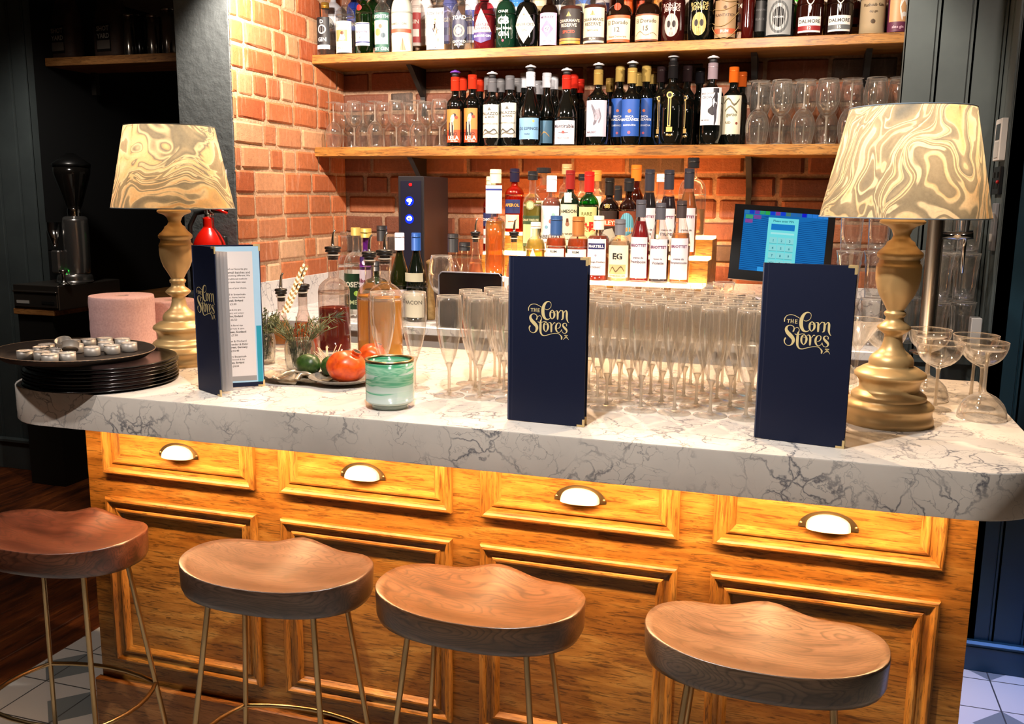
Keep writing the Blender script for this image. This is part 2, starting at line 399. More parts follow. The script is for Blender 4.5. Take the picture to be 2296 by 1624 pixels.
def text_poly(s, bold=0.0):
    key = (s, bold)
    if key not in _TC:
        cu = bpy.data.curves.new('t', 'FONT'); cu.body = s; cu.size = 1.0; cu.align_x = 'CENTER'; cu.align_y = 'CENTER'; cu.resolution_u = 2; cu.offset = bold
        ob = bpy.data.objects.new('t', cu); me = bpy.data.meshes.new_from_object(ob)
        vs = [tuple(v.co) for v in me.vertices]; fs = [tuple(p.vertices) for p in me.polygons]
        bpy.data.objects.remove(ob); bpy.data.curves.remove(cu); bpy.data.meshes.remove(me)
        if vs:
            xs = [v[0] for v in vs]; ys = [v[1] for v in vs]; w_ = max(xs)-min(xs); h_ = max(ys)-min(ys)
            cx, cyy = (max(xs)+min(xs))/2, (max(ys)+min(ys))/2
            vs = [(v[0]-cx, v[1]-cyy) for v in vs]
        else: w_ = h_ = 1
        _TC[key] = (vs, fs, w_, h_)
    return _TC[key]
def put_text(mb, s, f, cx, cz, h, m, maxw=None, bold=.01, layer=2, slant=0.0):
    """f maps flat (x, z, layer) to 3-D"""
    vs, fs, w_, h_ = text_poly(s, bold)
    if not vs: return
    k = h/h_
    if maxw and w_*k > maxw: k = maxw/w_
    mb.add([f(cx+v[0]*k+slant*v[1]*k, cz+v[1]*k, layer) for v in vs], fs, m, False)
def ribbon(mb, pts, f, m, sub=5, layer=2):
    """variable-width flat stroke; pts (x, z, width)"""
    P = smoothprof(pts, sub); vs = []; fs = []; n = len(P)
    for i, p in enumerate(P):
        a = P[max(i-1, 0)]; b = P[min(i+1, n-1)]; dx, dz = b[0]-a[0], b[1]-a[1]; d = math.hypot(dx, dz) or 1
        nx, nz = -dz/d, dx/d; h = abs(p[2])/2
        vs += [f(p[0]+nx*h, p[1]+nz*h, layer), f(p[0]-nx*h, p[1]-nz*h, layer)]
    for i in range(n-1): fs.append((2*i, 2*i+1, 2*i+3, 2*i+2))
    mb.add(vs, fs, m, False)
    for p in (P[0], P[-1]):
        r = abs(p[2])/2
        mb.poly([f(p[0]+r*math.cos(a), p[1]+r*math.sin(a), layer) for a in [2*PI*i/10 for i in range(10)]], m)
def cpoly(mb, f, pts, m, layer, n=12):
    """convex polygon cut into upright strips so that it follows a curved surface"""
    xs = [p[0] for p in pts]; a, b = min(xs), max(xs)
    if b-a < 1e-6: return
    cuts = sorted(set([a+(b-a)*i/n for i in range(n+1)]+xs)); vs = []; fs = []
    for x in cuts:
        zz = []
        for i in range(len(pts)):
            p, q = pts[i], pts[(i+1) % len(pts)]
            if abs(p[0]-x) < 1e-9: zz.append(p[1])
            if (p[0]-x)*(q[0]-x) < 0: zz.append(p[1]+(q[1]-p[1])*(x-p[0])/(q[0]-p[0]))
        vs += [f(x, min(zz), layer), f(x, max(zz), layer)]
    for i in range(len(cuts)-1): fs.append((2*i, 2*i+2, 2*i+3, 2*i+1))
    mb.add(vs, fs, m, True)
def rect(mb, f, x0, z0, x1, z1, m, layer=1, nx=8):
    vs = []; fs = []
    for i in range(nx+1):
        x = x0+(x1-x0)*i/nx; vs += [f(x, z0, layer), f(x, z1, layer)]
    for i in range(nx): fs.append((2*i, 2*i+2, 2*i+3, 2*i+1))
    mb.add(vs, fs, m, nx > 2)
def disc(mb, f, cx, cz, rx, rz, m, layer=1, n=20):
    mb.poly([f(cx+rx*math.cos(2*PI*i/n), cz+rz*math.sin(2*PI*i/n), layer) for i in range(n)], m)
# ------------------------------------------------------------------ room shell
XW, YB, YS, YP = -.283, 2.04, 1.757, 1.165          # brick side wall, brick back wall, shelf front, pillar front
def boxobj(name, a, b, m, parent=None, bev=0.0):
    mb = MB(); mb.box(a, b, m, bev); return mb.build(name, parent)
def plank_wall(name, x0, x1, y, z0, z1, m, pitch, gap=.007, depth=.02, axis='x', start=None):
    """painted boards with a double bead at each joint; face looks to -Y (axis x) or -X (axis y)"""
    mb = MB(); f = (lambda u, d, z: (u, y+d, z)) if axis == 'x' else (lambda u, d, z: (y+d, u, z))
    u = start if start is not None else x0; cuts = [x0]
    while u < x1-1e-6:
        if u > x0+1e-6: cuts.append(u)
        u += pitch
    cuts.append(x1)
    for a, b in zip(cuts[:-1], cuts[1:]):
        pr = [(a, .006), (a+gap*.5, .006), (a+gap*.5, 0), (b-gap*2.2, 0), (b-gap*2.0, .005), (b-gap*1.6, .005), (b-gap*1.4, 0), (b-gap*.5, 0), (b-gap*.5, .006), (b, .006)]
        for p, q in zip(pr[:-1], pr[1:]):
            mb.poly([f(p[0], p[1], z0), f(q[0], q[1], z0), f(q[0], q[1], z1), f(p[0], p[1], z1)], m)
    a0, a1 = f(x0, .006, z0), f(x1, depth+.03, z1)
    mb.box(tuple(min(p, q) for p, q in zip(a0, a1)), tuple(max(p, q) for p, q in zip(a0, a1)), m)
    return struct(mb.build(name))
# floor: patterned tiles, dark boards beyond x = -.58
mb = MB(); mb.box((-.58, -3.2, -.05), (4.2, 2.3, 0), TILES); struct(mb.build('floor_tiles'))
mb = MB()
for i in range(22):
    x1 = -.582-i*.14; mb.box((x1-.137, -3.2, -.05), (x1, 4.2, -.001), BOARDS, .003)
struct(mb.build('floor_boards'))
struct(boxobj('ceiling', (-3.8, -3.2, 2.62), (4.2, 4.2, 2.7), plain('#8d8378', .9)))
struct(boxobj('wall_behind_camera', (-3.8, -3.3, 0), (4.2, -3.2, 2.62), plain('#5b4a3c', .9)))
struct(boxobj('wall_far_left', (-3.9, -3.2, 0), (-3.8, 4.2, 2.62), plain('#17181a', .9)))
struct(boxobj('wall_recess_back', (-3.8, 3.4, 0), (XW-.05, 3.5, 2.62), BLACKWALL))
struct(boxobj('wall_far_right', (4.2, -3.2, 0), (4.3, 2.3, 2.62), plain('#20333c', .8)))
plank_wall('wall_left', -3.8, -2.145, 2.12, 0.16, 2.62, PANEL, .13)
mb = MB(); mb.box((-3.8, 2.095, 0), (-2.145, 2.12, .15), PANEL); mb.box((-3.8, 2.085, .15), (-2.145, 2.12, .175), PANEL, .006); struct(mb.build('baseboard_left'))
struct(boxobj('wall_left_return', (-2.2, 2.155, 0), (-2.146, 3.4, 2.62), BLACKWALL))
# brick ---------------------------------------------------------------
CO = .0905; ZREF = 1.454
def brick_wall(name, f, u0, u1, z0, z1, m, mort, lens, seed, depth=.007, joint=.011):
    rs = random.Random(seed); mb = MB(); cols = []
    k0 = math.floor((z0-ZREF)/CO); k1 = math.ceil((z1-ZREF)/CO)
    n0 = 0
    mb.add([f(u0, z0, 0), f(u1, z0, 0), f(u1, z1, 0), f(u0, z1, 0)], [(0, 1, 2, 3)], mort, False); cols += [0]
    for k in range(k0, k1):
        za = ZREF+k*CO+joint/2; zb = za+CO-joint; u = u0-rs.random()*.12
        if zb > z1+.04: continue
        while u < u1:
            wd = rs.choice(lens)*rs.uniform(.96, 1.04); a, b = max(u+joint/2, u0), min(u+wd-joint/2, u1); u += wd
            if b-a < .015: continue
            c = rs.random(); d = depth*rs.uniform(.55, 1.15); j = lambda s=.0022: rs.uniform(-s, s)
            # grid of 4x3 on the face, corners knocked back so that the arris is worn
            nx = 5 if b-a > .12 else 4; nz = 4; vs = []; fs = []
            za2, zb2 = za+j(), zb+j()
            for q in range(nz):
                for p in range(nx):
                    uu = a+(b-a)*[0, .05, .5, .95, 1][p] if nx == 5 else a+(b-a)*[0, .09, .91, 1][p]
                    zz = za2+(zb2-za2)*[0, .09, .91, 1][q]
                    ed = (p in (0, nx-1)) + (q in (0, nz-1))
                    vs.append(f(uu+j(.0018), zz+j(.0018), -.003 if ed == 2 else (d*.25 if ed == 1 else d+j(.0008))))
            for q in range(nz-1):
                for p in range(nx-1): fs.append((q*nx+p, q*nx+p+1, (q+1)*nx+p+1, (q+1)*nx+p))
            mb.add(vs, fs, m, False); cols += [c]*len(fs)
    o = mb.build(name); at_ = o.data.attributes.new('rnd', 'FLOAT', 'FACE')
    if len(o.data.polygons) == len(cols): at_.data.foreach_set('value', cols)
    return struct(o)
BL = [.118, .118, .235, .235, .235]
brick_wall('wall_brick_side', lambda u, z, d: (XW+d, YB-u, z), 0, YB-YP, 1.0, 2.62, BR_SIDE, MORTAR, [.1, .1, .2, .2, .215], 3, .006, .012)
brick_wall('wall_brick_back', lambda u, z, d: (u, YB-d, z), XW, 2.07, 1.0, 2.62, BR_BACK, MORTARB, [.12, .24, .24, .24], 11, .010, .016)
boxb = MB(); boxb.box((XW-.24, YP, 0), (XW-.001, YB+.05, 2.62), PLASTER, .006)
struct(boxb.build('wall_pillar'))
struct(boxobj('wall_back_core', (XW-.1, YB+.003, 0), (2.4, YB+.12, 2.62), PLASTER))
struct(boxobj('wall_alcove_right', (2.065, 1.53, 0), (2.36, YB+.02, 2.62), PANEL))
plank_wall('wall_right_panel', 2.03, 2.33, 1.5, 1.0, 2.62, PANEL, .103)
plank_wall('wall_right_return', 1.324, 1.53, 2.33, 0, 2.62, PANEL, .12, axis='y', start=1.43)
plank_wall('wall_right', 2.335, 2.53, 1.324, .1, 2.62, PANEL_BLUELIT, .1, start=2.435)
struct(boxobj('wall_right_core', (2.37, 1.36, 0), (2.53, 2.1, 2.62), PANEL_BLUELIT))
mb = MB(); mb.box((2.33, 1.305, 0), (2.54, 1.33, .085), PANEL_BLUELIT, .002); mb.box((2.33, 1.298, .085), (2.545, 1.33, .105), PANEL_BLUELIT, .008); struct(mb.build('baseboard_right'))
d_ = MB(); d_.box((2.56, 1.2, 0), (3.4, 1.24, 2.62), plain('#2a1a10', .6)); struct(d_.build('door_1'))
# marble splashback and the back counter
mb = MB(); mb.box((XW, 1.165, 1.0), (XW+.012, YB-.011, 1.199), MARBLE2, .001); struct(mb.build('trim_1'))
mb = MB(); mb.box((XW+.014, YB-.024, 1.0), (2.06, YB-.011, 1.199), MARBLE2, .001); struct(mb.build('trim_2'))
bc = thing('back_counter', 'back bar counter with pale top running below the brick wall', 'counter', (1.0, 1.6, 0))
boxobj('worktop', (-1.282, -.42, 1.045), (1.028, .41, 1.075), MARBLE2, bc, .003)
boxobj('cabinet', (-1.27, -.38, 0), (1.02, .40, 1.045), plain('#d6cec6', .4), bc)
# ------------------------------------------------------------------ bar
CT, CU, OV = 1.08, .993, .172
bar = thing('bar_counter_base', 'golden oak bar front with framed panels below the marble top', 'bar', (0, 0, 0))
mb = MB(); mb.box((.014, 0, .02), (2.1115, .46, CU), OAKX); mb.build('front_panel', bar)
boxobj('end_panel', (.0145, .461, 0), (.034, .66, CU), plain('#22252a', .6), bar); boxobj('end_panel', (2.092, .461, 0), (2.111, .66, CU), plain('#22252a', .6), bar)
mb = MB(); mb.box((.005, -.022, 0), (2.115, .0, .256), DARKOAK, .003); mb.build('plinth', bar)
PROF = [(0, 0), (0, .013), (.004, .017), (.009, .0175), (.013, .014), (.017, .009), (.027, .008), (.030, .012), (.034, .0135), (.038, .0125), (.041, .008), (.043, .004), (.046, 0)]
def frame_mold(parent, x0, x1, z0, z1):
    mb = MB(); n = len(PROF)
    for (a, b, m) in (((x0, z0), (x1, z0), OAKX), ((x1, z0), (x1, z1), OAKZ), ((x1, z1), (x0, z1), OAKX), ((x0, z1), (x0, z0), OAKZ)):
        vs = []
        for (cx, cz) in (a, b):
            sx = 1 if cx == x0 else -1; sz = 1 if cz == z0 else -1
            for (i, h) in PROF: vs.append((cx+sx*i, -h-.0003, cz+sz*i))
        mb.add(vs, [(k, k+1, n+k+1, n+k) for k in range(n-1)], m, True)
        for f in range(len(mb.sm)-(n-1), len(mb.sm)): mb.sm[f] = False
    return mb.build('panel_moulding', parent)
PX0, PW, PP = .0729, .4437, .5134
Z1, Z2, Z3 = 1.546-(1.7-.8036)*.7956, 1.546-(1.7-.7237)*.7956, 1.546-(1.7-.1499)*.7956
for k in range(4):
    x0 = PX0+k*PP
    frame_mold(bar, x0, x0+PW, Z1, .985); frame_mold(bar, x0, x0+PW, Z3, Z2)
def cup_pull(parent, x, z, R=.054):
    nu, nv = 20, 8
    pl = MB()
    rim = [(x-(R+.004)*math.cos(PI*i/24), z-.004+.037*math.sin(PI*i/24)) for i in range(25)]
    pl.extr(rim, -.0035, -.0002, ANTIQ)
    for sx in (-1, 1): pl.lathe([(.0035, 0), (.003, .0015), (0, .002)], ANTIQ, 10, xf=Matrix.Translation((x+sx*(R-.001), -.0035, z+.004)) @ Matrix.Rotation(PI/2, 4, 'X'))
    o = pl.build('drawer_pull', parent)
    h = MB(); vs = []; fs = []
    for j in range(nv+1):
        ph = PI/2*j/nv                       # 0 at the backplate rim, 90 deg at the lower front lip
        for i in range(nu+1):
            th = PI*i/nu
            vs.append((x-R*.80*math.cos(th), -.003-.028*math.sin(ph)*math.sin(th)**.6, z-.003+.0295*math.sin(th)**.75*math.cos(ph)))
    for j in range(nv):
        for i in range(nu): fs.append((j*(nu+1)+i, j*(nu+1)+i+1, (j+1)*(nu+1)+i+1, (j+1)*(nu+1)+i))
    h.add(vs, fs, plain('#f4ecda', .4, .1)); h.build('hood', o)  # glare of the strip light put into the hood's near-white colour
for px, py in ((401, 1022), (814, 1068), (1301, 1121), (1857, 1182)):
    p = at(px, py, Y=-.002); cup_pull(bar, p.x, p.z)
# marble top with rounded ends
def rounded(x0, x1, y0, y1, rl, rr, n=16):
    pts = []
    for i in range(n+1): a = PI+PI/2*i/n; pts.append((x0+rl+rl*math.cos(a), y0+rl+rl*math.sin(a)))
    for i in range(n+1): a = -PI/2+PI/2*i/n; pts.append((x1-rr+rr*math.cos(a), y0+rr+rr*math.sin(a)))
    return pts+[(x1, y1), (-.39, y1), (-.39, .37), (x0, .37)]
def slab(mb, out, z0, z1, m, e=.003):
    n = len(out); cx = sum(p[0] for p in out)/n; cy = sum(p[1] for p in out)/n
    def ins(p, d): v = Vector((cx-p[0], cy-p[1])).normalized()*d; return (p[0]+v.x, p[1]+v.y)
    rings = [([ins(p, e) for p in out], z0), (out, z0+e), (out, z1-e), ([ins(p, e*.4) for p in out], z1-e*.3), ([ins(p, e) for p in out], z1)]
    vs = [(p[0], p[1], z) for r, z in rings for p in r]; fs = []
    for j in range(4):
        for i in range(n): i2 = (i+1) % n; fs.append((j*n+i, j*n+i2, (j+1)*n+i2, (j+1)*n+i))
    mb.add(vs, fs, m, True); mb.add([vs[i] for i in range(n)], [tuple(range(n))[::-1]], m, False); mb.add(vs[4*n:], [tuple(range(n))], m, False)
mb = MB(); slab(mb, rounded(-.115, 2.214, -OV, .74, .15, .16), CU, CT, MARBLE)
tag(mb.build('marble_bar_top'), 'thick white marble bar top with grey veins and rounded ends', 'counter top')
# LED strip under the overhang: aluminium channel with opal cover
led = thing('led_light_strip', 'warm linear light fixed under the front edge of the marble top', 'light', (1.06, -.105, CU))
boxobj('channel', (-1.0, -.012, -.009), (1.0, .012, -.0005), STEEL, led)
boxobj('diffuser', (-.99, -.008, -.0115), (.99, .008, -.0092), emit('#ffc68c', 76), led)
# ------------------------------------------------------------------ stools
def make_stool(name, label, px, py, rz, wood, a=.21, b=.135):
    c = at(px, py, Z=.742)
    t = thing(name, label, 'stool', (c.x, c.y, 0), rz, 'wooden bar stools in front of the bar')
    mb = MB(); nr, na = 12, 56; vs = []; fs = []
    def outline(th, r):
        x, y = math.cos(th), math.sin(th); n = 2.5; q = 1/((abs(x)**n+abs(y)**n)**(1/n))
        wv = 1.0+.035*math.cos(2*th)
        return (a*r*x*q*wv, b*r*y*q*(1-.05*math.exp(-((x*q)/.28)**2)*(y > 0)))
    def top(x, y, r):
        X, Y = x/a, y/b
        dish = .024*(1-min(1, r)**2.2)*(1-.25*Y)
        ridge = .017*math.exp(-(X/.24)**2)*max(0, min(1, (Y+.15)/1.1))
        side = .010*X*X*r; dips = -.007*math.exp(-((abs(X)-.48)/.22)**2)*max(0, Y)*r
        return .745-.006-dish+ridge+side+dips+.004*r**4
    for j in range(nr+1):
        r = (j/nr)**.8
        for i in range(na):
            th = 2*PI*i/na; x, y = outline(th, r); vs.append((x, y, top(x, y, r)))
    for j in range(nr):
        for i in range(na): i2 = (i+1) % na; fs.append((j*na+i, j*na+i2, (j+1)*na+i2, (j+1)*na+i))
    base = nr*na
    edge = [vs[base+i] for i in range(na)]
    rings = [[(x*1.008, y*1.008, z-.002) for x, y, z in edge], [(x*1.01, y*1.01, z-.006) for x, y, z in edge], [(x*1.0, y*1.0, .697) for x, y, z in edge], [(x*.975, y*.975, .685) for x, y, z in edge], [(x*.93, y*.93, .682) for x, y, z in edge]]
    off = len(vs)-na
    for rg in rings: vs += rg
    for j in range(len(rings)):
        for i in range(na): i2 = (i+1) % na; fs.append((off+j*na+i, off+j*na+i2, off+(j+1)*na+i2, off+(j+1)*na+i))
    fs.append(tuple(len(vs)-na+i for i in range(na))[::-1])
    mb.add(vs, fs, wood, True); mb.build('seat', t)
    fr = {}
    for sx in (-1, 1):
        for sy in (-1, 1):
            m2 = MB(); p0 = Vector((sx*.125, sy*.07, .683)); p1 = Vector((sx*.195, sy*.14, .004))
            d = (p1-p0); m2.tube([p0, p0+d*.5, p1], .0062, BRASS, 12)
            m2.lathe([(.008, 0), (.009, .003), (.008, .01)], plain('#222222', .6), 10, (p1.x, p1.y, 0)); m2.build('leg', t)
            fr[(sx, sy)] = p0+d*((.69-.32)/.69)
    fm = MB()
    c4 = [fr[(-1, -1)], fr[(1, -1)], fr[(1, 1)], fr[(-1, 1)]]; loop = []
    for i in range(4):
        p, q = c4[i], c4[(i+1) % 4]; out = ((p+q)/2); out = Vector((out.x, out.y, 0)).normalized()*.03
        for k in range(6):
            s = k/6; loop.append(p.lerp(q, s)+out*(4*s*(1-s)))
    fm.tube(loop, .0055, BRASS, 10, closed=True); fm.build('footrest', t)
    fm = MB(); fm.box((-.13, -.075, .676), (.13, -.055, .6819), BRASS); fm.box((-.13, .055, .676), (.13, .075, .6819), BRASS); fm.build('bracket', t)
    return t
WA = seatwood('walnut_reddish', '#34190f', '#5a3020', '#784a35', (.3, .1, 0)); WB = seatwood('walnut_brown', '#2f1f19', '#513b30', '#6e5648', (1.7, .4, 0))
WC = seatwood('elm_golden', '#3c2416', '#634228', '#7e5a40', (3.1, .2, 0)); WD = seatwood('elm_pale', '#3e2b20', '#67503e', '#856a54', (5.2, .9, 0))
make_stool('bar_stool', 'bar stool with reddish swirled walnut seat, leftmost and partly cut off', 132, 1192, .02, WA)
make_stool('bar_stool', 'bar stool with dark brown dished seat, second from the left', 619, 1268, .02, WB)
make_stool('bar_stool', 'bar stool with golden brown seat and ridge, third from the left', 1074, 1335, -.03, WC)
make_stool('bar_stool', 'bar stool with pale streaked wooden seat, rightmost in front of bar', 1712, 1432, -.02, WD)
# ------------------------------------------------------------------ table lamps
LP = [(190, 78), (205, 78), (206, 72), (214, 76), (245, 130), (258, 132), (266, 122), (280, 82), (300, 60), (335, 47), (360, 58), (375, 80), (392, 86), (410, 100), (438, 130), (450, 134), (464, 131), (480, 115), (484, 115), (490, 120), (500, 118), (512, 128), (530, 133), (536, 131), (560, 132), (605, 130), (650, 121), (700, 103), (745, 76), (785, 55), (796, 50), (805, 62), (815, 66), (826, 62), (838, 52), (860, 55), (880, 80), (897, 99), (908, 99), (925, 80), (945, 54), (965, 54), (990, 57), (1020, 64), (1045, 78), (1060, 98), (1066, 100), (1072, 112), (1092, 127), (1112, 133), (1130, 133), (1140, 131), (1150, 160), (1178, 205), (1192, 214), (1206, 212), (1222, 195), (1240, 182), (1275, 177), (1292, 180), (1300, 192), (1318, 217), (1330, 224), (1342, 222), (1350, 222), (1362, 246), (1385, 270), (1400, 272), (1412, 262), (1440, 262), (1455, 268), (1470, 274), (1500, 274)]
def make_lamp(label, x, y, H, sm, rot, sw):
    t = thing('table_lamp', label, 'lamp', (x, y, CT), rot, 'table lamps with marbled shades')
    k = H/(1500-190)
    mb = MB(); mb.lathe([(h*k*1.0, (1500-z)*k) for z, h in LP][::-1], GOLDP, 64); mb.build('base', t)
    k2 = H/.44; zb = H-.012*k2; zt = zb+.215*k2; rb, rt = .181*k2*sw, .131*k2*sw
    mb = MB(); s = 72; pr = [(rb, zb), (rb*.75+rt*.25, zb+(zt-zb)*.25), ((rb+rt)/2, (zb+zt)/2), (rb*.25+rt*.75, zb+(zt-zb)*.75), (rt, zt)]
    mb.lathe(pr, sm, s, cap=False); mb.build('lamp_shade', t)
    for r_, z_ in ((rb, zb), (rt, zt)):
        mb = MB(); mb.tube([(r_*math.cos(2*PI*i/48), r_*math.sin(2*PI*i/48), z_) for i in range(48)], .0014, plain('#7d8d9c', .7), 6, closed=True); mb.build('shade_trim', t)
    mb = MB(); mb.lathe([(.016, H), (.016, H+.045), (.012, H+.05)], plain('#e8e2d4', .5), 16)
    for i in range(3):
        a = 2*PI*i/3; mb.tube([(.014*math.cos(a), .014*math.sin(a), H+.046), (rt*math.cos(a), rt*math.sin(a), zt-.004)], .0012, DARKMET, 6)
    mb.build('bulb_holder', t)
    mb = MB(); mb.lathe(smoothprof([(.010, H+.05), (.014, H+.06), (.028, H+.085), (.030, H+.1), (.02, H+.12), (.0, H+.128)]), emit('#ffd9a0', 5), 20); mb.build('bulb', t)
    l = bpy.data.lights.new('lamp_bulb_light', 'POINT'); l.energy = .75; l.color = (1, .86, .68); l.shadow_soft_size = .03
    o = bpy.data.objects.new('lamp_bulb_light', l); COL.objects.link(o); o.location = (x, y, CT+H+.155)
    return t
SH1 = shademat('marbled_paper_a', (1.3, 2.2, .6), (.3, .9, .2)); SH2 = shademat('marbled_paper_b', (4.4, .7, 2.3), (1.1, .2, .5))
make_lamp('gold turned table lamp with swirled paper shade on left end of bar', .131, .250, .436, SH1, .3, .88)
make_lamp('gold turned table lamp with swirled paper shade, right end of bar', 1.948, .185, .442, SH2, 1.2, .905)
# ------------------------------------------------------------------ menus
LOGO = [
 [(245, 550, 30), (250, 470, 25), (300, 395, 18), (380, 365, 18), (470, 368, 18), (560, 405, 16), (650, 455, 14)],
 [(930, 470, 10), (955, 390, 12), (935, 320, 16), (870, 290, 30), (800, 310, 48), (740, 380, 78), (705, 480, 96), (697, 580, 100), (710, 680, 96), (750, 770, 76), (810, 818, 46), (880, 815, 26), (930, 780, 12)],
 [(955, 390, 12), (945, 450, 13), (900, 500, 17), (840, 530, 19), (790, 525, 17), (765, 500, 8)],
 [(985, 540, 14), (940, 590, 42), (927, 670, 54), (938, 750, 46), (985, 812, 16)], [(985, 540, 14), (1040, 590, 46), (1060, 670, 60), (1045, 750, 46), (990, 812, 16)], [(950, 600, 10), (1000, 620, 13), (1040, 600, 10)],
 [(1080, 580, 12), (1130, 560, 22), (1155, 600, 50), (1160, 700, 60), (1160, 805, 50)], [(1185, 640, 14), (1220, 580, 20), (1250, 550, 24), (1275, 560, 14)],
 [(1270, 560, 20), (1308, 565, 34), (1325, 640, 56), (1322, 740, 56), (1315, 800, 40), (1280, 825, 24)], [(1345, 640, 14), (1380, 575, 20), (1420, 558, 32), (1440, 620, 60), (1440, 740, 60), (1450, 820, 46), (1480, 890, 26), (1515, 920, 8)],
 [(500, 825, 40), (520, 770, 34), (505, 700, 24), (440, 660, 17), (370, 665, 22), (320, 710, 52), (308, 780, 78), (350, 860, 100), (430, 940, 110), (500, 1020, 96), (518, 1100, 80), (480, 1190, 44), (410, 1230, 18), (340, 1210, 17), (290, 1160, 22), (275, 1080, 36), (300, 1025, 45)],
 [(530, 760, 10), (570, 720, 14), (620, 718, 15), (655, 760, 15), (655, 820, 24), (632, 880, 52), (628, 1000, 70), (628, 1120, 70), (640, 1220, 56), (690, 1295, 36), (770, 1312, 26), (870, 1285, 20), (980, 1255, 18), (1090, 1237, 18), (1190, 1245, 18), (1255, 1290, 24), (1295, 1350, 45), (1290, 1410, 34)],
 [(545, 890, 12), (590, 915, 22), (680, 905, 18), (760, 885, 15), (810, 890, 12)],
 [(800, 905, 14), (745, 960, 42), (732, 1040, 54), (745, 1130, 44), (800, 1195, 16)], [(800, 905, 14), (850, 960, 46), (870, 1040, 60), (850, 1130, 46), (805, 1195, 16)], [(760, 962, 10), (810, 985, 13), (850, 965, 10)],
 [(880, 930, 12), (925, 915, 22), (960, 960, 46), (970, 1060, 60), (970, 1188, 50)], [(1000, 1000, 14), (1035, 940, 20), (1065, 918, 28), (1090, 932, 14)],
 [(1165, 1095, 14), (1225, 1060, 26), (1250, 1000, 30), (1240, 945, 24), (1195, 925, 17), (1145, 950, 32), (1115, 1020, 56), (1115, 1110, 56), (1150, 1185, 36), (1210, 1212, 17), (1265, 1170, 14), (1290, 1120, 17)],
 [(1440, 1010, 30), (1440, 960, 20), (1395, 930, 17), (1340, 950, 30), (1325, 1000, 46), (1370, 1060, 66), (1430, 1120, 66), (1450, 1180, 40), (1400, 1235, 19), (1330, 1215, 17), (1300, 1160, 17), (1290, 1120, 15)],
 [(1345, 1425, 8), (1390, 1375, 18), (1430, 1345, 42), (1475, 1370, 18), (1515, 1430, 8)], [(1430, 1360, 42), (1430, 1300, 46)], [(1390, 1295, 34), (1470, 1300, 34)],
 [(320, 497, 20), (395, 497, 20)], [(358, 497, 24), (354, 585, 22)], [(428, 492, 22), (424, 590, 22)], [(484, 494, 22), (482, 594, 22)], [(428, 542, 16), (484, 544, 16)], [(543, 498, 22), (541, 600, 22)], [(543, 505, 16), (595, 505, 16)], [(543, 550, 16), (585, 550, 16)], [(543, 598, 16), (595, 598, 16)]]
NAVY = plain('#08122e', .6, 0, .3); PAGE = plain('#cdc8c8', .7); PAGEB = plain('#9ec3dc', .5); INK = plain('#3a3634', .8)
MH = .345
def cover(parent, wd, ang, name, logo=False, corners=(1,), sgn=-1, inner=None, inside=False):
    """board hinged on the spine (local origin), opening along ang; outer face on the -Y side when sgn=-1"""
    th = .0022; ca, sa = math.cos(ang), math.sin(ang)
    n = Vector((sa, -ca, 0)) * (1 if sgn == -1 else -1)      # outward normal
    def f(x, z, l=0):
        d = th/2+l*.00022; return (x*ca+n.x*d, x*sa+n.y*d, z)
    def g(x, z, l=0):
        d = -(th/2+l*.00022); return (x*ca+n.x*d, x*sa+n.y*d, z)
    mb = MB(); vs = []
    for x in (0, wd):
        for s_ in (-1, 1):
            for z in (.001, MH): vs.append((x*ca+n.x*th/2*s_, x*sa+n.y*th/2*s_, z))
    mb.add(vs, [(0, 1, 3, 2), (4, 6, 7, 5), (0, 4, 5, 1), (2, 3, 7, 6), (0, 2, 6, 4), (1, 5, 7, 3)], NAVY, False)
    # hinge crease
    rect(mb, f, .0075, .001, .009, MH, plain('#0a1230', .7), .4, 1)
    o = mb.build(name, parent)
    if logo:
        m2 = MB(); sc = .089/1300; k = sc
        L2 = lambda x, y: ((x-880)*k+wd*.52, MH*.632-((y-(x-880)*.045)-830)*k)
        for st in LOGO:
            pts = []
            for (x, y, w_) in st: u, v = L2(x, y); pts.append((u, v, w_*k))
            ribbon(m2, pts, f, GOLDFOIL, 4, 1)
        m2.build('gilt_lettering', o)
    for zc in (0, 1):
        m3 = MB(); e = .016
        x1, zz = wd+.0008, (MH+.0008 if zc else .0002); sz = -1 if zc else 1
        CB = plain('#d6bc86', .36, .35)
        for fn, l in ((f, 1.2), (g, 1.2)):
            pts = [(x1, zz), (x1, zz+sz*e), (x1-.0045, zz+sz*e), (x1-.0045, zz+sz*.0045), (x1-e, zz+sz*.0045), (x1-e, zz)]
            m3.poly([fn(p[0], p[1], l) for p in pts], CB)
        a = [f(x1, zz, 1.2), f(x1, zz+sz*e, 1.2), g(x1, zz+sz*e, 1.2), g(x1, zz, 1.2)]; m3.poly(a, CB)
        a = [f(x1, zz, 1.2), f(x1-e, zz, 1.2), g(x1-e, zz, 1.2), g(x1, zz, 1.2)]; m3.poly(a, CB)
        m3.build('metal_corner', o)
    return o, f, g
def leaf(parent, wd, ang, z0=.008, z1=MH-.012, x0=.004, m=PAGE, sgn=1):
    ca, sa = math.cos(ang), math.sin(ang); mb = MB(); t_ = .0002
    vs = []
    for i in range(7):
        x = x0+(wd-x0)*i/6; b_ = .004*math.sin(PI*i/6)
        for z in (z0, z1): vs.append((x*ca-sa*b_, x*sa+ca*b_, z))
    mb.add(vs, [(2*i, 2*i+2, 2*i+3, 2*i+1) for i in range(6)], m)
    return mb.build('page', parent)
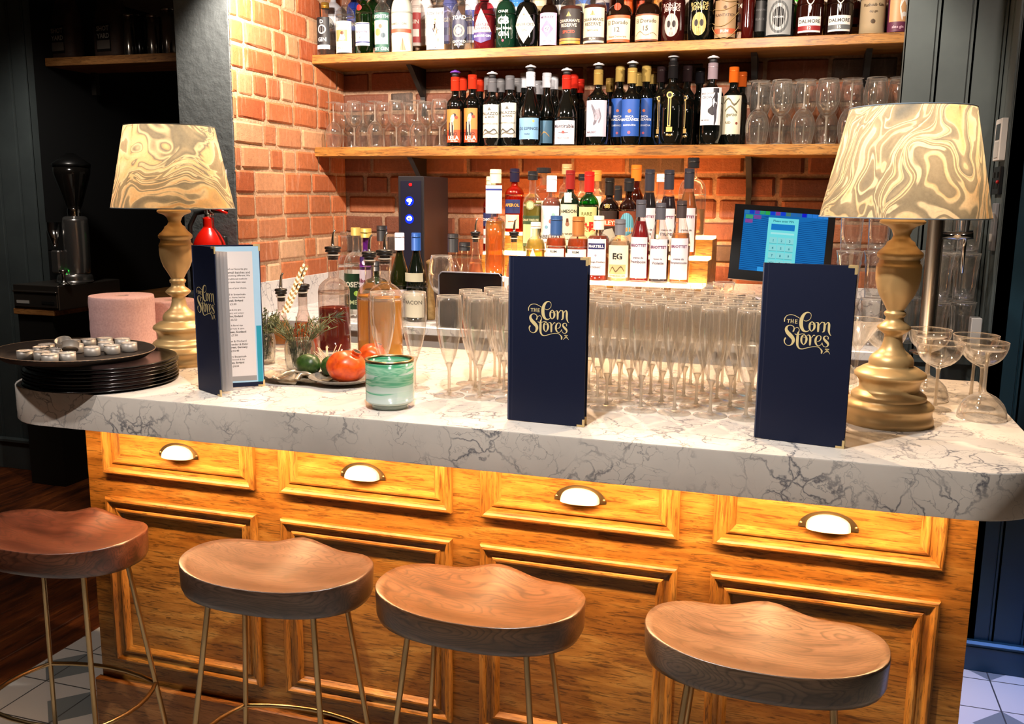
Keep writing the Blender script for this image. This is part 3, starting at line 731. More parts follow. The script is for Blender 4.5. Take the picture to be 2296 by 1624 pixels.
def menu_closed(label, p0, p1, gap):
    d = Vector((p1[0]-p0[0], p1[1]-p0[1])); wd = d.length; ang = math.atan2(d.y, d.x)
    t = thing('menu', label, 'menu', (p0[0], p0[1], CT), ang, 'navy menus standing on the bar')
    cover(t, wd, 0, 'front_cover', logo=True); cover(t, wd, gap, 'back_cover', sgn=1)
    for i in range(3): leaf(t, wd-.006, gap*(i+1)/4)
    sp = MB(); sp.tube([(0, 0, .002), (0, 0, MH)], .0022, NAVY, 8); sp.build('spine', t)
    return t
menu_closed('closed navy menu with gold lettering, standing at the middle of the bar', (1.185, -.078), (1.350, -.086), .16)
menu_closed('closed navy menu with gold lettering, standing beside the right lamp', (1.688, -.055), (1.853, -.083), .12)
t = thing('menu', 'open navy menu showing a printed page, standing beside the left lamp', 'menu', (.395, -.038, CT), 0, 'navy menus standing on the bar')
a1 = math.atan2(-.052, .098); a2 = math.atan2(.092, .120)
cover(t, .108, a1, 'front_cover', logo=True)
bo, bf, bg = cover(t, .152, a2, 'back_cover', sgn=1)
for i in range(4): leaf(t, .095+.004*i, a1+(a2-a1)*(.10+.06*i))
mb = MB(); rect(mb, bg, .004, .012, .150, MH-.004, PAGEB, .5, 1); rect(mb, bg, .004, .016, .134, MH-.016, PAGE, 1.2, 1)
rect(mb, bg, .137, .012, .149, .15, plain('#1d8fa8', .5), 1.3, 1); rect(mb, bg, .004, .016, .134, .028, plain('#8d8a8a', .6), 1.4, 1)
yy = MH-.058
for s, h in (('A selection of our favourite gins', .0032), ('distilled in small batches and', .0032), ('served with something different. We', .0032), ('use simple traditional methods', .0032), ('so you may taste them neat.', .0032), (None, 0), ('Ask for more of your choice.', .0032), (None, 0),
             ('Distilled in botanicals', .003), ('with citrus, thyme, berries', .003), ('Cornwall, England', .0038), ('£5.00', .003), (None, 0), ('Sweet & dry gins', .003), ('Wild berry and juniper', .003), ('London, England', .0038), ('£6.50', .003), (None, 0),
             ('Floral & Barrel ripe', .003), ('Tropical fruits & spice', .003), ('Aberdeen, Scotland', .0038), ('£7.00', .003), (None, 0), ('Meadow & Orchard', .003), ('with Lavender & Elder', .003), ('Black Forest, Germany', .0038), ('£10.40', .003), (None, 0), ('Modern Botanicals', .003), ('Fresh, Smooth & dry', .003), ('Surrey, England', .0038), ('£4.00', .003)):
    if s: put_text(mb, s, bg, .086, yy, h*1.62, INK, .092, .03 if h > .0035 else .012, 2)
    yy -= .0078 if s else .0065
mb.build('printed_page', bo)
sp = MB(); sp.tube([(0, 0, .002), (0, 0, MH)], .0022, NAVY, 8); sp.build('spine', t)
# ------------------------------------------------------------------ shelves
S1T, S1B = 2.124, 2.088; S2T, S2B = 1.743, 1.704
def shelf(z0, z1, label):
    t = thing('wall_shelf', label, 'shelf', (0, YB, 0)); 
    boxobj('shelf_board', (XW+.001, YS-YB, z0), (2.062, -.012, z1), SHELFOAK, t, .002)
    for bx in (.105, 1.52, 1.93):
        mb = MB(); mb.extr([(-.012, z0-.001), (-.012, z0-.20), (-.020, z0-.20), (-.026, z0-.12), (-.16, z0-.012), (-.18, z0-.001)], bx, bx+.022, plain('#141414', .5), lambda x, y, z: (y, x, z)); mb.build('bracket', t)
    return t
shelf(S1B, S1T, 'thick oak wall shelf holding spirits, the upper one')
shelf(S2B, S2T, 'thick oak wall shelf holding wine bottles and glasses, below the spirits shelf')
# ------------------------------------------------------------------ bottles
PF = {
 'bordeaux': [(.88, 0), (.97, .004), (1, .02), (1, .02), (1, .58), (1, .58), (.98, .625), (.86, .665), (.60, .70), (.44, .73), ('n', .775), ('n', .96), ('n', .96), ('l', .962), ('l', 1)],
 'burgundy': [(.88, 0), (.97, .004), (1, .02), (1, .02), (1, .38), (1, .40), (.97, .46), (.84, .54), (.64, .63), (.48, .70), ('n', .79), ('n', .96), ('n', .96), ('l', .962), ('l', 1)],
 'spirit': [(.9, 0), (.98, .004), (1, .015), (1, .015), (1, .56), (1, .58), (.97, .63), (.82, .68), (.55, .72), ('n', .76), ('n', .95), ('n', .95), ('l', .952), ('l', 1)],
 'squat': [(.88, 0), (.98, .006), (1, .02), (1, .02), (1, .50), (1, .53), (.97, .60), (.86, .67), (.66, .72), ('n', .765), ('n', .94), ('n', .94), ('l', .942), ('l', 1)],
 'round': [(.62, 0), (.80, .03), (.96, .14), (1, .27), (.97, .40), (.84, .53), (.60, .62), (.40, .68), ('n', .74), ('n', .95), ('l', .952), ('l', 1)],
 'cone': [(.92, 0), (1, .01), (1, .03), (.97, .12), (.80, .30), (.55, .50), (.36, .66), ('n', .76), ('n', .95), ('l', .952), ('l', 1)],
 'slope': [(.88, 0), (.98, .004), (1, .02), (1, .02), (1, .46), (1, .48), (.93, .56), (.72, .67), (.50, .77), ('n', .84), ('n', .96), ('l', .962), ('l', 1)],
 'square': [(.9, 0), (.98, .004), (1, .015), (1, .015), (1, .62), (1, .62), (.97, .66), (.80, .70), (.52, .73), ('n', .76), ('n', .95), ('l', .952), ('l', 1)],
 'tall': [(.9, 0), (1, .015), (1, .015), (1, .50), (1, .50), (.90, .53), (.55, .56), ('n', .58), ('n', .96), ('l', .962), ('l', 1)],
}
def bottle_mesh(kind, H, R, rn, sq):
    pr = []
    for r, z in PF[kind]:
        q = sq if (not isinstance(r, str) and r > .78) else (sq*.5 if (not isinstance(r, str) and r > .5) else 0)
        rr = rn if r == 'n' else (rn*1.16 if r == 'l' else max(R*r, rn)); pr.append((rr, z*H, q))
    return smoothprof(pr, 3)
def label_map(R, z0, z1, hw, sq):
    """normalised label coordinates x in -1..1, z in 0..1 -> surface"""
    def f(x, z, l=0):
        off = .0005+.00018*l; zz = z0+(z1-z0)*z
        if sq > 0: return (x*hw, -(R+off), zz)
        th = x*hw/R; return ((R+off)*math.sin(th), -(R+off)*math.cos(th), zz)
    return f
def deco(mb, f, items, aspect):
    """aspect = half label width / label height; x is -1..1 and z 0..1"""
    g = lambda x, z, l=0: f(x, z, l)
    for it in items:
        k = it[0]
        if k == 't':                # text, string, z, height, colour[, x, maxw]
            s, z, h, c = it[1:5]; x = it[5] if len(it) > 5 else 0; mw = it[6] if len(it) > 6 else 1.8
            vs, fs, w_, h_ = text_poly(s, it[7] if len(it) > 7 else .02)
            if not vs: continue
            ky = h/h_; kx = ky/aspect
            if w_*kx > mw: ky *= mw/(w_*kx); kx = mw/w_
            mb.add([g(x+v[0]*kx, z+v[1]*ky, 3) for v in vs], fs, plain(c, .5), False)
        elif k == 'r': rect(mb, g, it[1], it[2], it[3], it[4], plain(it[5], .5), it[6] if len(it) > 6 else 1.6, 14)
        elif k == 'c': cz = it[3]*aspect if len(it) < 6 else it[5]; cpoly(mb, g, [(it[1]+it[3]*math.cos(2*PI*i/20), it[2]+cz*math.sin(2*PI*i/20)) for i in range(20)], plain(it[4], .5), it[6] if len(it) > 6 else 2.2+.02*len(mb.f)**.5)
        elif k == 'p': cpoly(mb, g, it[1], plain(it[2], .5), 2)
        elif k == 's': ribbon(mb, [(p[0], p[1], p[2]) for p in it[1]], g, plain(it[2], .5), 3, 2.6)
def bottle(name, label, base, H, R, kind='spirit', rn=.0135, sq=0.0, glass=None, liq=None, fill=.6, cap=None, labels=(), group=None, rz=0.0, cat='bottle', parts=True, pourer=False, stopper=None, seg=22, caph=None):
    """cap: (colour, metalness, height fraction, radius factor); labels: (z0, z1, halfwidth factor, colour, items)"""
    t = thing(name, label, cat, base, rz, group)
    mb = MB(); mb.lathe(bottle_mesh(kind, H, R, rn, sq), glass or CLEARB, seg); b = mb.build('glass_body', t)
    if liq:
        zf = fill*H; pr = [p for p in bottle_mesh(kind, H, R*.95, rn*.86, sq) if p[1] < zf]
        pr = [(p[0], max(p[1], .004), p[2]) for p in pr]+[(pr[-1][0], zf, pr[-1][2])]
        mb = MB(); mb.lathe(pr, liq, seg); mb.build('liquid', t)
    if cap:
        c, mt, hf, rf = cap; mb = MB(); r = rn*1.16*rf; z0 = H*(1-hf)
        mb.lathe([(r, z0), (r, z0), (r, H+.001), (r, H+.001), (r*.92, H+.003), (0, H+.003)], plain(c, .35, mt), 18)
        if hf > .08: mb.lathe([(r*1.03, H-.014), (r*1.03, H-.010)], plain(c, .35, mt), 18)
        mb.build('cap', t)
    if stopper:
        mb = MB(); r = rn*1.1
        mb.lathe([(r*.8, H+.001), (r*.95, H+.012), (r*.9, H+.016), (r*.9, H+.016), (r*.7, H+.019)], plain('#15161a', .5), 16)
        mb.lathe([(r*.5, H+.019), (r*1.35, H+.0195), (r*1.45, H+.022), (r*1.0, H+.027), (r*.45, H+.0285), (r*.4, H+.031), (0, H+.032)], plain(stopper, .4), 18)
        mb.build('stopper', t)
    if pourer: pour_spout(t, H, rn)
    for (z0, z1, hf, c, items) in labels:
        hw = R*hf*(.9 if sq > 0 else 1); f = label_map(R, z0*H, z1*H, hw, sq)
        mb = MB()
        if c: rect(mb, f, -1, 0, 1, 1, plain(c, .55), 0, 16)
        deco(mb, f, items, hw/((z1-z0)*H)); mb.build('label', t)
    return t
def pour_spout(t, H, rn):
    mb = MB(); K = plain('#121212', .4)
    mb.lathe([(rn*.95, H-.022), (rn*.95, H), (rn*1.5, H+.001), (rn*1.5, H+.004), (rn*1.35, H+.007), (rn*1.6, H+.010), (rn*1.55, H+.016), (rn*.8, H+.018)], K, 16)
    mb.lathe([(rn*1.22, H-.010), (rn*1.26, H-.008), (rn*1.22, H-.006)], plain('#cfc8bc', .4), 16)
    mb.build('pourer_collar', t); mb = MB()
    mb.tube([(0, 0, H+.015), (0, 0, H+.028), (.001, 0, H+.042), (.004, 0, H+.058), (.009, 0, H+.066)], [.0045, .0048, .0042, .0034, .0026], STEEL, 10); mb.build('pourer_tube', t)
def place(px, py, Y, Z=None):
    p = at(px, py, Y=Y)
    if Z is not None: p.z = Z
    return p
def hgt(px, py, Y, z0): return at(px, py, Y=Y).z-z0
DG = plain('#050706', .07, 0, .6); DGREEN = plain('#0a120a', .07, 0, .6); DBROWN = plain('#160905', .07, 0, .6)
GREENG = thin_glass('green_glass', '#1f9a2c', '#063d0c'); AMBERG = thin_glass('amber_glass', '#b45a18', '#3a1404')
FROSTG = plain('#b9bcae', .55, 0, .4)
SP = 'spirits on the front of the upper shelf'
def sb(px, w, lab, topy=None, H=.27, Y=1.815, by=None, **kw):
    """front-row bottle on the upper shelf: centre px, width px"""
    p = place(px, 98, Y, S1T+.0005); R = w/2/ppm(p)
    if topy is not None: H = hgt(px, topy, Y, S1T)
    return bottle(kw.pop('name', 'spirit_bottle'), lab, p, H, R, group=SP, **kw)
W_, K_ = '#d4cec4', '#1a1a1c'
sb(731, 38, 'clear gin bottle with black label and gold cap, leftmost on the upper shelf', topy=8, kind='squat', cap=('#caa24a', .8, .1, 1.1), liq=None, labels=[(.12, .72, .95, '#1c1d22', [('c', 0, .62, .55, '#cfd0d2'), ('c', 0, .62, .4, '#1c1d22'), ('t', 'D', .86, .12, '#e5e5e5'), ('t', 'GIN', .3, .13, '#d9d9d9'), ('r', -1, 0, 1, .13, '#e8e4e6')])])
sb(775, 42, 'clear gin bottle with a white pictorial label, second from the left end', H=.27, kind='spirit', cap=(K_, 0, .12, 1.1), labels=[(.03, .5, 1.15, W_, [('r', -.6, .36, .55, .72, '#b98a55'), ('p', [(-.3, .38), (.1, .7), (.4, .45), (.2, .38)], '#e9ddc8'), ('c', .1, .62, .16, '#6a4630'), ('t', 'LONDON', .86, .09, '#a9a49c'), ('r', -.9, .28, .9, .29, '#b3a58f'), ('t', 'dry gin', .14, .1, '#8a8478')])])
sb(817, 38, 'green gin bottle with a red seal and white label', H=.28, kind='spirit', glass=GREENG, cap=('#d8d2d8', .3, .22, 1.1), labels=[(.12, .45, 1.1, W_, [('r', -1, .12, 1, .18, '#27306e'), ('r', -1, .93, 1, .97, '#27306e'), ('t', 'Tanqueray', .6, .14, '#35356b'), ('t', 'gin', .35, .1, '#8a4a60')]), (.6, .72, .3, None, [('c', -.4, .5, 1.1, '#b81c1c')])])
sb(859, 36, 'clear gin bottle with dark green label and floral picture', H=.28, kind='spirit', cap=(K_, 0, .1, 1.1), labels=[(.02, .58, 1.25, '#2f5d52', [('r', -.85, .2, .85, .80, '#e7dcc6'), ('c', -.2, .5, .35, '#b98a5a'), ('c', .35, .42, .25, '#4a5b66'), ('c', .1, .65, .2, '#7a6a58'), ('t', 'SIPSMITH', .9, .1, '#dfe7df'), ('t', 'DRY GIN', .08, .1, '#dfe7df')])])
sb(902, 47, 'frosted bottle with faceted clear foot and red band', H=.30, kind='squat', glass=FROSTG, cap=('#c9cbc4', .2, .06, 1.1), labels=[(.26, .31, 1.45, '#b4503a', []), (.33, .42, .9, None, [('t', 'SOBIESKI GIN', .5, .5, '#6a6a62')]), (.0, .24, 1.5, '#d9cdb9', [('p', [(-.9, .1), (-.7, .8), (-.5, .1)], '#8c7b60'), ('p', [(-.4, .1), (-.2, .8), (0, .1)], '#fff3dc'), ('p', [(.1, .1), (.3, .8), (.5, .1)], '#8c7b60'), ('p', [(.55, .1), (.75, .8), (.95, .1)], '#fff3dc')])])  # light and shade of the foot's facets painted as pale and dark triangles
sb(985, 48, 'square clear gin bottle with tall white label and figure drawing', H=.25, kind='square', sq=1, cap=(K_, 0, .12, 1.2), labels=[(.02, .66, .95, '#dcd7d0', [('t', 'little bird', .88, .09, '#2a2a2c'), ('c', 0, .72, .13, '#c8743a'), ('s', [(0, .66, .12), (-.1, .58, .26), (-.05, .5, .2)], '#d8a27c'), ('p', [(-.4, .5), (0, .56), (.4, .48), (.25, .4), (-.2, .42)], '#2c2848'), ('s', [(.2, .44, .14), (.0, .34, .12), (.35, .22, .1)], '#d8a27c'), ('t', 'London Dry Gin', .12, .06, '#8a3c3c'), ('c', 0, .04, .06, '#8a3c3c')])])
sb(1036, 46, 'clear gin bottle with an arched dark blue and gold label', H=.25, kind='squat', cap=('#cfc7ba', .2, .1, 1.2), labels=[(.03, .62, .95, None, [('p', [(-.9, .35), (0, -.02), (.9, .35), (.9, .62), (0, 1), (-.9, .62)], '#2a2e48'), ('c', 0, .45, .62, '#c7b78e'), ('c', 0, .45, .48, '#565a6e'), ('c', 0, .45, .3, '#e6dfcb'), ('t', 'TOAD', .8, .11, '#e6dfcb'), ('t', 'OXFORD', .17, .07, '#e6dfcb'), ('t', 'DRY GIN', .09, .05, '#e6dfcb')])])
sb(1086, 47, 'pink gin bottle with red neck and white triangle label', H=.25, kind='squat', glass=thin_glass('pink_glass', '#d8788a', '#8a2038'), cap=('#a01c28', .3, .24, 1.2), liq=liquid('#e0708a', .5, .4), fill=.6, labels=[(.10, .62, 1.05, None, [('p', [(-1, .3), (1, .3), (0, 1)], W_), ('p', [(-1, .32), (1, .32), (.92, .1), (0, -.02), (-.92, .1)], '#4b3a78'), ('t', 'WARNER', .52, .09, '#7c2240'), ('t', 'EDWARDS', .42, .08, '#7c2240'), ('t', 'RHUBARB GIN', .2, .08, '#f0e6ec')])])
sb(1134, 45, 'dark green gin bottle with large white letters', H=.25, kind='squat', glass=plain('#0c2a1c', .08, 0, .6), cap=(W_, .2, .16, 1.2), labels=[(.05, .62, 1.0, None, [('t', 'GB', .66, .26, '#dfe9e2', 0, 1.2, .05), ('t', 'CHASE', .9, .07, '#dfe9e2'), ('t', 'GIN', .3, .12, '#dfe9e2'), ('t', 'Great British', .45, .07, '#dfe9e2'), ('c', 0, .12, .12, '#b0405a')])])
sb(1181, 50, 'black apothecary gin bottle with cream diamond label', H=.24, kind='squat', glass=DG, cap=(K_, 0, .1, 1.3), labels=[(.06, .64, 1.05, None, [('p', [(-1, .5), (0, 0), (1, .5), (0, 1)], '#ddd3bd'), ('t', "HENDRICK'S", .52, .12, '#33312c', 0, 1.7), ('t', 'GIN', .36, .07, '#33312c'), ('c', 0, .78, .09, '#8a8474')])])
sb(1231, 42, 'small brown apothecary bottle with a violet label', H=.22, kind='squat', glass=DBROWN, cap=('#8a6a48', 0, .08, 1.2), labels=[(.03, .58, 1.15, '#b8a0bc', [('r', -.85, .06, .85, .94, '#cbb6cc'), ('p', [(-.6, .5), (0, .22), (.6, .5), (0, .78)], '#8a6f92'), ('c', 0, .5, .28, '#d9c9d9'), ('t', 'MONKEY', .86, .08, '#4a3556'), ('t', '47', .5, .12, '#4a3556'), ('t', 'DRY GIN', .12, .06, '#4a3556')])])
sb(1280, 52, 'rum bottle with black and gold label, left of the cream-labelled twin', H=.24, kind='squat', cap=('#3a2a20', 0, .1, 1.2), liq=liquid('#7a2e10', .35, .5), fill=.62, labels=[(.03, .57, 1.1, '#241d1c', [('t', "CHAIRMAN'S", .66, .1, '#d9cdb4'), ('t', 'RESERVE', .53, .1, '#d9cdb4'), ('p', [(-.2, .78), (0, .92), (.2, .78)], '#b99a5a'), ('t', 'SPICED', .34, .09, '#b8452a'), ('r', -1, .1, 1, .16, '#b8763a'), ('r', -1, 0, 1, .08, '#c8872f')])])
sb(1333, 52, 'rum bottle with cream label, right of the black-labelled twin', H=.24, kind='squat', cap=('#3a2a20', 0, .1, 1.2), liq=liquid('#7a2e10', .35, .5), fill=.62, labels=[(.03, .57, 1.1, '#d8c8ac', [('t', "CHAIRMAN'S", .66, .1, '#3a302a'), ('t', 'RESERVE', .53, .1, '#3a302a'), ('p', [(-.2, .78), (0, .92), (.2, .78)], '#9c8252'), ('t', 'Saint Lucia', .36, .06, '#6a5a46'), ('r', -1, .06, 1, .16, '#3a302a'), ('t', 'RUM', .11, .07, '#d8c8ac')])])
sb(1388, 56, 'squat dark rum bottle with an orange-edged label numbered 12', H=.20, kind='squat', glass=DBROWN, rn=.016, cap=(K_, 0, .12, 1.2), labels=[(.03, .52, 1.15, '#c4552e', [('r', -1, .1, 1, .88, '#dcc9a8'), ('t', 'El Dorado', .72, .15, '#3a2a20'), ('t', '12', .46, .18, '#3a2a20'), ('t', 'Finest Demerara', .2, .08, '#8a3a2a')]), (.6, .74, .35, None, [('c', 0, .5, .8, '#c83818')])])
sb(1451, 56, 'squat dark rum bottle with a parchment label numbered 15', H=.20, kind='squat', glass=DBROWN, rn=.016, cap=(K_, 0, .12, 1.2), labels=[(.03, .52, 1.15, '#7c4a30', [('r', -1, .06, 1, .94, '#cbb898'), ('t', 'El Dorado', .74, .15, '#3a2a20'), ('t', '15', .46, .18, '#3a2a20'), ('s', [(-.8, .2, .03), (-.4, .35, .03), (0, .2, .03), (.5, .3, .03), (.8, .2, .03)], '#6a5038')])])
SK = lambda c: [('c', 0, .35, .6, c, .30), ('c', -.22, .38, .16, '#160a08', .09), ('c', .22, .38, .16, '#160a08', .09), ('p', [(-.07, .24), (.07, .24), (0, .32)], '#160a08'), ('r', -.3, .08, .3, .17, c), ('r', -.12, .08, -.09, .17, '#160a08', 2.6), ('r', .09, .08, .12, .17, '#160a08', 2.6), ('t', 'RON DE', .86, .1, c), ('t', 'JEFFERS', .74, .13, c)]
sb(1507, 52, 'dark red bottle with a pale skull drawing', H=.25, kind='spirit', glass=plain('#2c0a08', .1, 0, .6), cap=(K_, 0, .1, 1.2), labels=[(.04, .6, 1.0, None, SK('#b59a94'))])
sb(1568, 54, 'black bottle with a gold skull drawing', H=.25, kind='spirit', glass=DG, cap=(K_, 0, .1, 1.2), labels=[(.04, .6, 1.0, None, SK('#a9935a'))])
def raffia(t, R, H, c='#8f7446'):
    mb = MB()
    for k in range(4):
        zz = H*(.15+.13*k); mb.tube([((R+.002)*math.cos(a), (R+.002)*math.sin(a), zz+.02*math.sin(a+k*1.3)+.015*math.cos(2*a)) for a in [2*PI*i/24 for i in range(24)]], .0012, plain(c, .8), 6, closed=True)
    mb.build('raffia_net', t)
t_ = sb(1625, 52, 'brown rum bottle wrapped in raffia strands', H=.25, kind='spirit', glass=DBROWN, cap=('#8a6a48', 0, .1, 1.2), labels=[(.03, .56, 1.05, '#8c7050', [('t', 'PLANTATION', .6, .12, '#3a2618'), ('c', 0, .8, .14, '#5a4028'), ('r', -1, .1, 1, .24, '#a04a2a'), ('t', 'RUM', .17, .08, '#e2cfae')])]); raffia(t_, .046, .25)
sb(1674, 26, 'slim dark red bottle right of the raffia-wrapped rum', H=.27, kind='spirit', glass=plain('#380806', .1, 0, .6), cap=(K_, 0, .1, 1.2))
sb(1702, 26, 'slim black bottle with faint lettering', H=.27, kind='spirit', glass=DG, cap=(K_, 0, .1, 1.2), labels=[(.1, .5, .9, '#141416', [('t', 'KRAKEN', .7, .16, '#4a4a4c'), ('t', 'BLACK', .4, .12, '#4a4a4c')])])
sb(1744, 64, 'dark bottle with silver engraved label and black round badge', H=.22, kind='squat', glass=plain('#1a1c1e', .1, 0, .6), cap=(K_, 0, .1, 1.2), labels=[(.04, .66, .95, '#8d9090', [('c', 0, .45, .75, '#5c5f60', .42), ('c', 0, .45, .6, '#a8abab', .35), ('c', 0, .45, .45, '#18191b', .26), ('t', 'CAZCABEL', .45, .09, '#c9c9c9', 0, .8)])])
STAG = [('s', [(0, .1, .1), (0, .3, .3), (0, .42, .16)], '#d8d2c4'), ('s', [(-.05, .45, .06), (-.35, .6, .07), (-.6, .95, .04)], '#d8d2c4'), ('s', [(.05, .45, .06), (.35, .6, .07), (.6, .95, .04)], '#d8d2c4'), ('s', [(-.35, .6, .05), (-.2, .9, .04)], '#d8d2c4'), ('s', [(.35, .6, .05), (.2, .9, .04)], '#d8d2c4'), ('s', [(-.5, .8, .05), (-.9, .85, .03)], '#d8d2c4'), ('s', [(.5, .8, .05), (.9, .85, .03)], '#d8d2c4')]
sb(1812, 60, 'dark whisky bottle with silver stag head and red-striped label', H=.21, kind='squat', glass=plain('#240804', .06, 0, .6), cap=(K_, 0, .12, 1.3), labels=[(.06, .32, .9, '#e3ded6', [('t', 'DALMORE', .7, .28, '#2a2626'), ('r', -1, .12, 1, .42, '#8a1c20'), ('t', '12', .27, .2, '#e3ded6')]), (.36, .70, .62, None, STAG)])
sb(1878, 58, 'dark whisky bottle with silver stag head and grey-striped label', H=.21, kind='squat', glass=plain('#160604', .06, 0, .6), cap=(K_, 0, .12, 1.3), labels=[(.06, .32, .9, '#e3ded6', [('t', 'DALMORE', .7, .28, '#2a2626'), ('r', -1, .12, 1, .42, '#5d6062'), ('t', '15', .27, .2, '#e3ded6')]), (.36, .70, .62, None, STAG)])
sb(1952, 54, 'stoneware gin bottle in matt beige with brown script', H=.23, kind='squat', glass=plain('#9d8a6c', .7), cap=('#8a6a48', 0, .08, 1.2), labels=[(.1, .7, .9, None, [('s', [(-.7, .78, .04), (0, .86, .06), (.7, .78, .04)], '#4a3a28'), ('t', 'Rathsub Gin', .55, .12, '#4a3a28'), ('t', 'dry gin', .38, .07, '#4a3a28'), ('c', 0, .14, .2, '#4a3a28')])])
sb(2008, 44, 'bottle with purple and copper label, rightmost on the upper shelf', H=.25, kind='spirit', glass=plain('#2a0c16', .1, 0, .6), cap=(K_, 0, .1, 1.2), labels=[(.02, .64, 1.2, '#5c2440', [('r', -.8, .22, .8, .84, '#c09468'), ('s', [(.3, .3, .1), (.1, .55, .1), (.4, .75, .14), (.6, .6, .06)], '#e6e0dc'), ('c', .45, .38, .2, '#d9d2cc'), ('t', 'SIPSMITH', .92, .08, '#e6d8d0'), ('t', 'sloe gin', .1, .08, '#d0a8b8')])])
# back row on the upper shelf: raised on an oak plinth
ob = boxobj('oak_riser', (.24, 1.885, S1T+.0005), (2.0, YB-.03, S1T+.045), SHELFOAK, None, .002); tag(ob, 'long oak riser block behind the front row of spirits', 'riser')
BACKROW = [(748, 40, '#8e9098', 'silver patterned', '#d3d3da'), (795, 34, '#1b2f7c', 'blue', '#2a46b0'), (838, 36, '#123c1a', 'dark green', '#1e5a2a'), (876, 30, '#1a1c1c', 'black', None), (935, 30, '#e2d8d2', 'white and red', '#a84040'), (957, 28, '#d7d2ce', 'pale', '#b8b0b0'), (1010, 34, '#454a78', 'violet', '#6a6aa0'), (1058, 30, '#d6d8e6', 'white and blue', '#33408c'), (1110, 36, '#e4ddd4', 'ivory', '#222222'), (1160, 40, '#3c7ac0', 'sky blue', '#dfe8f2'), (1208, 36, '#d9cdae', 'cream', '#8a7a50'), (1255, 34, '#26262a', 'dark', '#d0d0d0'), (1306, 34, '#5a7ac0', 'blue and cream', '#e4d8b8'), (1352, 36, '#ddd8dc', 'white', '#3a3a60'), (1404, 30, '#a33a12', 'amber', '#d05a1a'), (1440, 30, '#5a1c0a', 'red amber', '#c84a20'), (1478, 30, '#70401a', 'tawny', '#b0702a'), (1540, 34, '#8d857a', 'grey', '#b8b0a4'), (1600, 34, '#3a1a0c', 'brown', '#7a4a24'), (1650, 32, '#240c08', 'dark brown', '#54281a'), (1775, 30, '#2f9a28', 'bright green', '#48c030'), (1842, 32, '#b08a50', 'straw-coloured', '#c8a468'), (1912, 30, '#3a1408', 'brown red', '#7a2c18')]
for i, (px, w_, c, cn, c2) in enumerate(BACKROW):
    p = place(px, 60, 1.94, S1T+.0455); R = w_/2/ppm(p)
    bottle('spirit_bottle', f'{cn} bottle in the back row on the riser, behind the front spirits', p, .27, R, kind='spirit', glass=plain(c, .12, 0, .5), cap=(K_, 0, .1, 1.2), group='spirits on the oak riser', labels=[(.05, .5, 1.0, c2, [('t', 'GIN' if i < 14 else 'RUM', .7, .14, W_ if c2 != '#d3d3da' else K_), ('r', -.7, .2, .7, .45, c)])] if c2 else [], seg=16)
# ------------------------------------------------------------------ wine on the lower shelf
WG = 'wine bottles on the lower shelf'
def wb(px, w_, top, lab, Y=1.815, kind='bordeaux', cap='#5a5a5c', capm=.4, stop=None, labels=(), glass=DG, Hx=None):
    p = place(px, 326, Y, S2T+.0005); R = w_/2/ppm(p); H = hgt(px, top, Y, S2T)-(.032 if stop else 0)
    return bottle('wine_bottle', lab, p, H, R, kind=kind, rn=.0142, glass=glass, cap=(cap, capm, .19, 1.12), stopper=stop, labels=labels, group=WG)
LELA = [(.06, .54, .95, '#c8441a', [('r', -1, .38, 1, 1, '#c87434'), ('c', .25, .82, .22, '#2a1c18'), ('s', [(.15, .75, .2), (-.1, .62, .4), (-.05, .45, .5)], '#e8c4a4'), ('p', [(-.5, .6), (.15, .62), (.2, .2), (-.55, .2)], '#241c20'), ('c', .5, .75, .2, '#c83010'), ('t', 'TINTO', .26, .1, '#161214', -.2), ('t', 'LELA', .14, .12, '#f2ece2', .1), ('t', 'vino tinto', .04, .04, '#f2ece2', .2)])]
wb(1021, 38, 157, 'dark wine bottle with orange label, red neck and purple stopper', stop='#5a2a8c', cap='#c8341c', labels=LELA)
wb(1059, 38, 170, 'dark wine bottle with orange label and plain red neck, beside the purple-stoppered one', Y=1.83, cap='#c8341c', labels=LELA)
PAL = [(.13, .62, 1.1, '#cdcabd', [('t', 'PALAZZO', .72, .10, '#3c3a36'), ('t', 'del MARE', .62, .06, '#3c3a36'), ('p', [(-.2, .82), (0, .92), (.2, .82)], '#5a564e'), ('t', 'MONTEPULCIANO', .42, .05, '#6a665c'), ('s', [(-.9, .1, .03), (-.5, .24, .05), (0, .16, .05), (.5, .25, .05), (.9, .12, .03)], '#4a463e'), ('s', [(-.8, .08, .02), (-.2, .14, .05), (.4, .1, .04), (.8, .14, .03)], '#6b675c')])]
wb(1103, 40, 160, 'dark wine bottle with pale grey label and grey stopper', stop='#a9acb4', cap='#6a6b70', labels=PAL)
wb(1142, 40, 172, 'dark wine bottle with pale grey label and no stopper', Y=1.835, cap='#6a6b70', labels=PAL)
wb(1188, 48, 145, 'sloping dark wine bottle with light blue label and grey stopper', Y=1.80, kind='burgundy', stop='#a9acb4', cap='#c9ced8', capm=.2, labels=[(.09, .38, 1.15, '#6f9cc0', [('t', 'LOS ESPINOS', .5, .14, '#24344e'), ('t', 'merlot', .25, .07, '#24344e'), ('c', .5, .85, .1, '#c8a060'), ('s', [(-.95, .2, .03), (-.7, .5, .05), (-.9, .8, .03)], '#35597c')])])
wb(1224, 36, 166, 'sloping dark wine bottle with blue label behind the stoppered one', Y=1.88, kind='burgundy', cap='#c9ced8', capm=.2, labels=[(.05, .36, 1.1, '#557f9e', [('s', [(-.6, .2, .04), (0, .5, .06), (.6, .3, .04)], '#c8a060')])])
